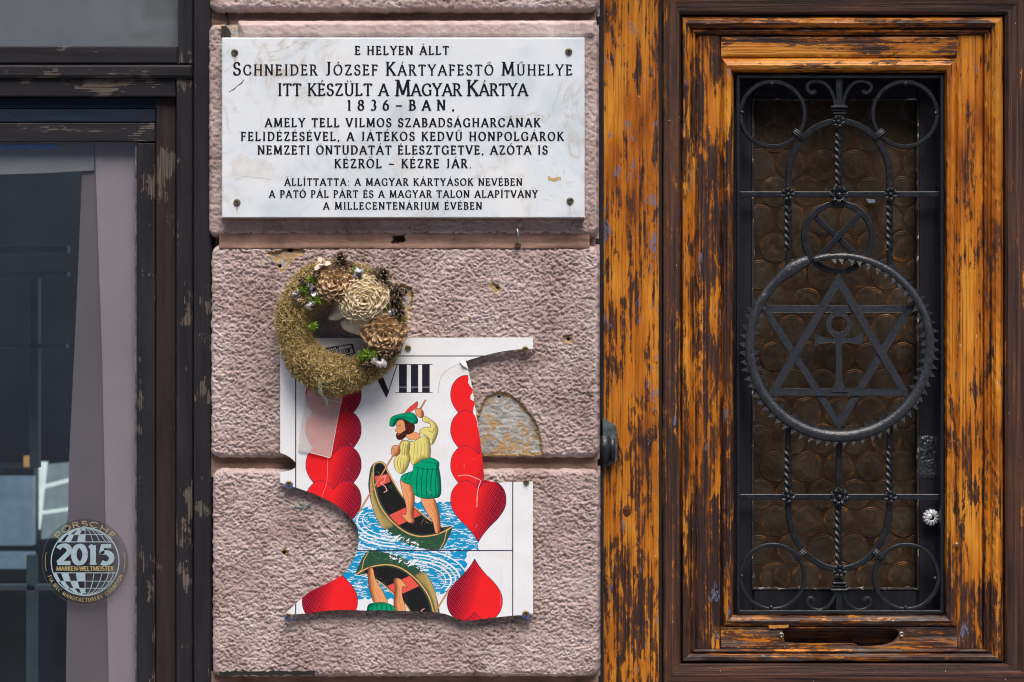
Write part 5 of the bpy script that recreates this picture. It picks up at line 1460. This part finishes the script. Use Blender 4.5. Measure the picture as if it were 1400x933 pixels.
bar('edge_bar', [(1008.7, 104), (1008.7, 838)], 4.2, .016); bar('edge_bar', [(1287, 104), (1287, 838)], 4.2, .016)
bar('edge_bar', [(1011, 105.6), (1284.7, 105.6)], 3.8, .015); bar('edge_bar', [(1011, 836.3), (1284.7, 836.3)], 3.8, .015)
bar('cross_bar', [(1011, 266), (1284.7, 266)], 8, .006, y=YI + .007); bar('cross_bar', [(1011, 679.5), (1284.7, 679.5)], 8, .006, y=YI + .007)
for cx_, cy_ in ((1056, 156.5), (1237, 156.5), (1056, 789), (1239, 789)): bar('corner_ring', ov(cx_, cy_, 43.8, 44.2, 0, 360, 56)[:-1], 5.2, .011, True)
bar('upper_arch', [(1078, 262)] + ov(1147, 243, 69, 77, 180, 0, 36) + [(1216.5, 262)], 8.2, .010)
bar('lower_arch', [(1216.5, 684)] + ov(1147, 694, 69, 84, 0, -180, 36) + [(1078, 684)], 8.2, .010)
bar('centre_bar', [(1147, 108), (1147, 146)], 9, .007); bar('centre_bar', [(1147, 803), (1147, 834)], 9, .007); bar('centre_bar', [(1147, 598), (1147, 674)], 8, .008)
for x in (1077.5, 1216.5): bar('side_bar', [(x, 340), (x, 372)], 7, .009); bar('side_bar', [(x, 574), (x, 612)], 7, .009)
def twisted(x, y0, y1, w=8.5, turns=None):
    L = y1 - y0; turns = turns or L / 40; n = int(L * 1.1); y = YI
    def sec(i, t_):
        a = 2 * math.pi * turns * t_; k = px(w, y) / 2 * 1.1; e = min(1, min(t_, 1 - t_) * 8)
        return [(k * math.cos(a * 1 + q) * (1 if d else .62), k * math.sin(a + q) * (1 if d else .62)) for q, d in ((j * math.pi / 4 + math.pi / 4, j % 2 == 0) for j in range(8))]
    mb = MB(); mb.sweep([P(x, y0 + L * i / n, y) for i in range(n + 1)], sec); return mb.emit('twisted_bar', IRON, gr_, False)
twisted(1146.5, 176, 258, 9); twisted(1146.5, 690, 774, 9); 
for x in (1077.5, 1216.5): twisted(x, 274, 342, 9); twisted(x, 610, 672, 9)
def rosette_mesh(R, pet):
    m = MB()
    for k in range(pet):
        a = 2 * math.pi * k / pet; vs = []; nS, nW = 6, 7
        for i in range(nS):
            s_ = i / (nS - 1)
            for j in range(nW):
                w = (j / (nW - 1) - .5) * 2; rr = R * (.18 + .82 * s_); wid = R * .40 * math.sin(math.pi * min(1, .18 + .80 * s_ ** 1.1)) ** .75
                u = wid * w; hh = R * (.10 + .34 * (w * w) * math.sin(math.pi * s_) + .10 * s_)
                vs.append((rr * math.cos(a) - u * math.sin(a), -hh, rr * math.sin(a) + u * math.cos(a)))
        m.add(vs, [(i * nW + j, i * nW + j + 1, (i + 1) * nW + j + 1, (i + 1) * nW + j) for i in range(nS - 1) for j in range(nW - 1)])
    m.lathe((0, 0, 0), [(R * .45, 0), (R * .45, R * .12), (R * .25, R * .30), (R * .22, R * .45), (R * .08, R * .55)], 12)
    return m
for (x, y, R, n) in ((1146.5, 267, 14, 8), (1147, 679.5, 13.5, 8), (1077, 266, 10, 7), (1217, 266, 10, 7), (1077, 679.5, 10, 6), (1217, 679.5, 9.5, 6), (1146, 166.5, 9.5, 7), (1147.5, 781, 10, 7)):
    m = rosette_mesh(px(R), n); o = m.emit('rosette', IRON, gr_, True, at=P(x, y, YI - .0055)); o.rotation_euler = (0, rnd.uniform(0, 1), 0); solid(o, px(1.2))
def collar(x, y, L, ang, w=5.6):
    d = (math.cos(math.radians(ang)), -math.sin(math.radians(ang)))
    mb = MB()
    for off in (-2.6, 0, 2.6):
        q = (-d[1] * off, d[0] * off)
        a = P(x - d[0] * L / 2 + q[0], y - d[1] * L / 2 + q[1], YI - .003); b = P(x + d[0] * L / 2 + q[0], y + d[1] * L / 2 + q[1], YI - .003)
        rr = px(2.1 if off else 2.5)
        mb.sweep([a, a.lerp(b, .04), a.lerp(b, .96), b], lambda i, t_: [(rr * (.6 if i in (0, 3) else 1) * math.cos(k * math.pi / 5), rr * 2.2 * (.8 if i in (0, 3) else 1) * math.sin(k * math.pi / 5)) for k in range(10)])
    mb.emit('collar', IRON, gr_, True)
collar(1092, 184.5, 19, -38); collar(1200.5, 184.5, 19, 38); collar(1093.5, 758.5, 19, 38); collar(1201.5, 758.5, 19, -38)
for y0_, fl in ((153, 1), (800.5, -1)):
    mb = MB()
    for dy, w, t_ in ((-6 * fl, 22, .016), (-1.5 * fl, 19, .013), (3 * fl, 17, .015), (7.5 * fl, 12, .012)):
        mb.sweep([P(1147 - w / 2, y0_ + dy, YI - .001), P(1147 + w / 2, y0_ + dy, YI - .001)], rect_sec(px(4.4), t_, .6))
    mb.emit('banded_collar', IRON, gr_)
for s_ in (1, -1):
    X = lambda v: 1147 + s_ * (v - 1147)
    for pts in ([(1142, 148), (1139.5, 134), (1134, 122), (1126, 114), (1115, 111.5), (1106, 114.5), (1103, 120), (1106, 126), (1112, 127.5), (1114.5, 124)],
                [(1142, 806), (1139.5, 818), (1132, 829), (1121, 834.5), (1110, 832), (1104, 825), (1105, 819), (1110, 818), (1112.5, 821.5)]):
        sp = spline([(X(a), b) for a, b in pts], 6); nn_ = len(sp)
        mb = MB(); mb.sweep([P(a, b, YI) for a, b in sp], lambda i, t_: rect_sec(px(4.6 + (1.6 if t_ > .93 else 0)), .009)(i, t_)); mb.emit('scroll', IRON, gr_)
for x, y in ((1055, 114.5), (1014.5, 154), (1237.5, 114.5), (1279, 155), (1014, 788), (1054, 830.5), (1278, 791), (1238, 830.5)):
    mb = MB(); mb.ball(P(x, y, YI - .003), px(3.2), px(3.2), px(3.2), 10, 8); mb.emit('stud', IRON, gr_, True)
# crossed ring
bar('crossed_ring', ov(1146, 325, 46.5, 46.5, 0, 360, 56)[:-1], 8.5, .008, True, y=YI - .001)
bar('ring_cross_bar', lin((1114, 296), (1178, 356)), 8, .006, y=YI + .002)
bar('ring_cross_bar', lin((1176, 292), (1116, 356)), 8, .006, y=YI - .0035)
# six-pointed star: two triangles of flat bar
YT = YI - .006
def tri(pts, y):
    cx_ = sum(p[0] for p in pts) / 3; cy_ = sum(p[1] for p in pts) / 3
    def inset(d):
        out = []
        for i in range(3):
            a, b, c = pts[i - 1], pts[i], pts[(i + 1) % 3]
            u = Vector((a[0] - b[0], a[1] - b[1])).normalized(); v = Vector((c[0] - b[0], c[1] - b[1])).normalized()
            h = (u + v).normalized(); sn = math.sin(math.acos(max(-1, min(1, u.dot(v)))) / 2)
            out.append((b[0] + h.x * d / sn, b[1] + h.y * d / sn))
        return out
    mb = MB(); mb.plate(pts, y, y + .006, [inset(10.2)]); mb.emit('star_triangle', IRON2, gr_)
tri([(1146.5, 373), (1246, 541.5), (1048, 541.5)], YT - .0022); tri([(1037, 417.5), (1251, 417.5), (1147, 590)], YT)
# ankh
mb = MB(); cxa, cya = 1147, 443.5
o_ = ov(cxa, cya, 18, 18, -62, 242, 32) ; i_ = ov(cxa, cya, 10.8, 10.8, 0, 360, 28)[:-1]
arm = [(1141, 463), (1128, 462), (1118, 458), (1114, 456), (1114.5, 464), (1114, 473), (1119, 471), (1130, 468.5), (1142.5, 468.5), (1142.5, 520), (1140, 528), (1136, 536), (1159, 536), (1154.5, 528), (1151.5, 520), (1151.5, 468.5), (1164, 468.5), (1175, 471), (1180, 473), (1179.5, 464), (1180, 456), (1176, 458), (1166, 462), (1153, 463)]
mb.plate(o_ + arm, YT - .0038, YT + .001, [i_]); mb.emit('ankh', IRON2, gr_)
# snake biting its tail, with toothed fins on both sides
sn = NT('snake_iron'); v = sn.coords(); vo = sn.node('ShaderNodeTexVoronoi'); vo.inputs['Scale'].default_value = 260; sn.link(v, vo.inputs['Vector'])
SNAKE = sn.finish(sn.ramp(sn.noise(v, 120, 4, .6), [(.35, (0.014, 0.016, 0.020)), (.65, (0.034, 0.040, 0.050))]), .40, sn.bump(sn.noise(v, 140, 4, .6), .4, .002, sn.bump(vo.outputs['Distance'], .35, .0012)), .6)
YSN = YI - .014; scx, scy, SR = 1147.5, 473.5, 123.2
A0, A1 = 107.0, 107.0 - 357.5          # clockwise from the tail at the mouth to the head
def srad(t_):
    if t_ < .90: return 4.6 + 3.9 * min(1, t_ * 2.0) - 1.7 * max(0, t_ - .55) / .35
    q = (t_ - .90) / .10
    return [7.0, 6.6, 7.6, 9.6, 10.2, 8.6, 6.4, 4.0][min(7, int(q * 7.99))]
def ssm(t_):
    q = (t_ - .90) / .10 * 7
    if t_ < .90: return srad(t_)
    a = [7.0, 6.6, 6.6, 7.6, 9.6, 9.6, 8.4, 6.6]; i = min(6, int(q)); f = q - i
    return a[i] * (1 - f) + a[i + 1] * f
pts = [P(scx + (SR + (2.5 if i > 205 else 0) * (i - 205) / 20) * math.cos(math.radians(A0 + (A1 - A0) * i / 220)), scy - (SR + (2.5 if i > 205 else 0) * (i - 205) / 20) * math.sin(math.radians(A0 + (A1 - A0) * i / 220)), YSN - (.004 * max(0, i - 200) / 20)) for i in range(221)]
mb = MB(); mb.sweep(pts, lambda i, t_: [(px(ssm(t_)) * math.cos(2 * math.pi * k / 16), px(ssm(t_)) * (.95 if t_ < .9 else .75) * math.sin(2 * math.pi * k / 16)) for k in range(16)])
snb = mb.emit('snake_ring', SNAKE, gr_, True)
mb = MB(); r = random.Random(2)
for side in (1, -1):
    n = 58 if side > 0 else 50
    for k in range(n):
        t_ = .035 + .86 * k / n + r.uniform(-.002, .002); a = math.radians(A0 + (A1 - A0) * t_); rad = ssm(t_)
        b0 = SR + side * (rad * .75); b1 = SR + side * (rad + 7.2 + r.uniform(-.8, .8)); da = .034; lean = -.022
        q = [(b0, a + da), (b1, a + lean), (b0, a - da)]
        f = [P(scx + R_ * math.cos(an), scy - R_ * math.sin(an), YSN - .005 - (.003 if i == 1 else .0)) for i, (R_, an) in enumerate(q)]
        g = [p + Vector((0, .0045 if i != 1 else .001, 0)) for i, p in enumerate(f)]
        mb.add(f + g, [(0, 1, 2), (5, 4, 3), (0, 3, 4, 1), (1, 4, 5, 2), (2, 5, 3, 0)])
tag(mb.emit('snake_fin_teeth', SNAKE, gr_), kind='stuff')
ea = math.radians(A0 + (A1 - A0) * .962)
mb = MB(); mb.ball(P(scx + (SR + 1) * math.cos(ea), scy - (SR + 1) * math.sin(ea), YSN - .0105), px(2.6), px(1.8), px(2.6), 12, 8)
mb.sweep([P(scx + (SR + 1) * math.cos(ea) + 4.2 * math.cos(q * .5236), scy - (SR + 1) * math.sin(ea) - 4.2 * math.sin(q * .5236), YSN - .0105) for q in range(12)], rect_sec(px(1.2), .0016), True)
mb.emit('snake_eye', SNAKE, gr_, True)
mb = MB()
a_ = [math.radians(A0 + (A1 - A0) * q) for q in (.972, .985, 1.0)]
mb.sweep([P(scx + (SR - 2.5) * math.cos(q), scy - (SR - 2.5) * math.sin(q), YSN - .0118) for q in a_], rect_sec(px(1.3), .001)); mb.emit('snake_mouth', DARKHOLE, gr_)

# worn arrises on the flat iron pieces
for o in list(scene.objects):
    if o.parent is gr_ and o.type == 'MESH' and o.name.split('.')[0] in ('star_triangle', 'ankh', 'crossed_ring', 'cross_bar', 'ring_cross_bar'):
        md = o.modifiers.new('worn_edge', 'BEVEL'); md.width = .0009; md.segments = 2; md.limit_method = 'ANGLE'

def knot(x, y, rx, ry, yy, parent, seed):
    """a round knot standing proud in the board"""
    mb = MB(); vs = []; n = 22; r = random.Random(seed)
    rings = [(1.25, -.0012), (1.0, .0006), (.78, .0003), (.62, .0011), (.4, .0007), (.22, .0013), (.02, .001)]
    for k_, h in rings:
        for k in range(n):
            a = 2 * math.pi * k / n; w = 1 + r.uniform(-.07, .07)
            vs.append(tuple(P(x + rx * k_ * w * math.cos(a), y + ry * k_ * w * math.sin(a), yy - h)))
    mb.add(vs, [(i * n + k, i * n + (k + 1) % n, (i + 1) * n + (k + 1) % n, (i + 1) * n + k) for i in range(len(rings) - 1) for k in range(n)])
    mb.emit('wood_knot', KNOT, parent, True)
KNOT = m_plain('knot_wood', (0.16, 0.05, 0.010), (0.04, 0.014, 0.006), 0.45, 130, 0.6)
knot(857, 699, 5.5, 7, YJ - .0002, df, 1)
RUST = m_plain('rust_run', (0.52, 0.42, 0.30), (0.68, 0.66, 0.62), 0.5, 120, 0.05)
for x, y, L in ((321, 77, 10), (324, 282, 9), (779.5, 280, 7)):
    mb = MB(); mb.plate(rough([(x - 1.6, y), (x + 1.6, y), (x + 1.0, y + L), (x, y + L + 3), (x - .8, y + L)], .3, 2, int(x)), -0.0202, -0.0200)
    mb.emit('rust_run', RUST, pq)
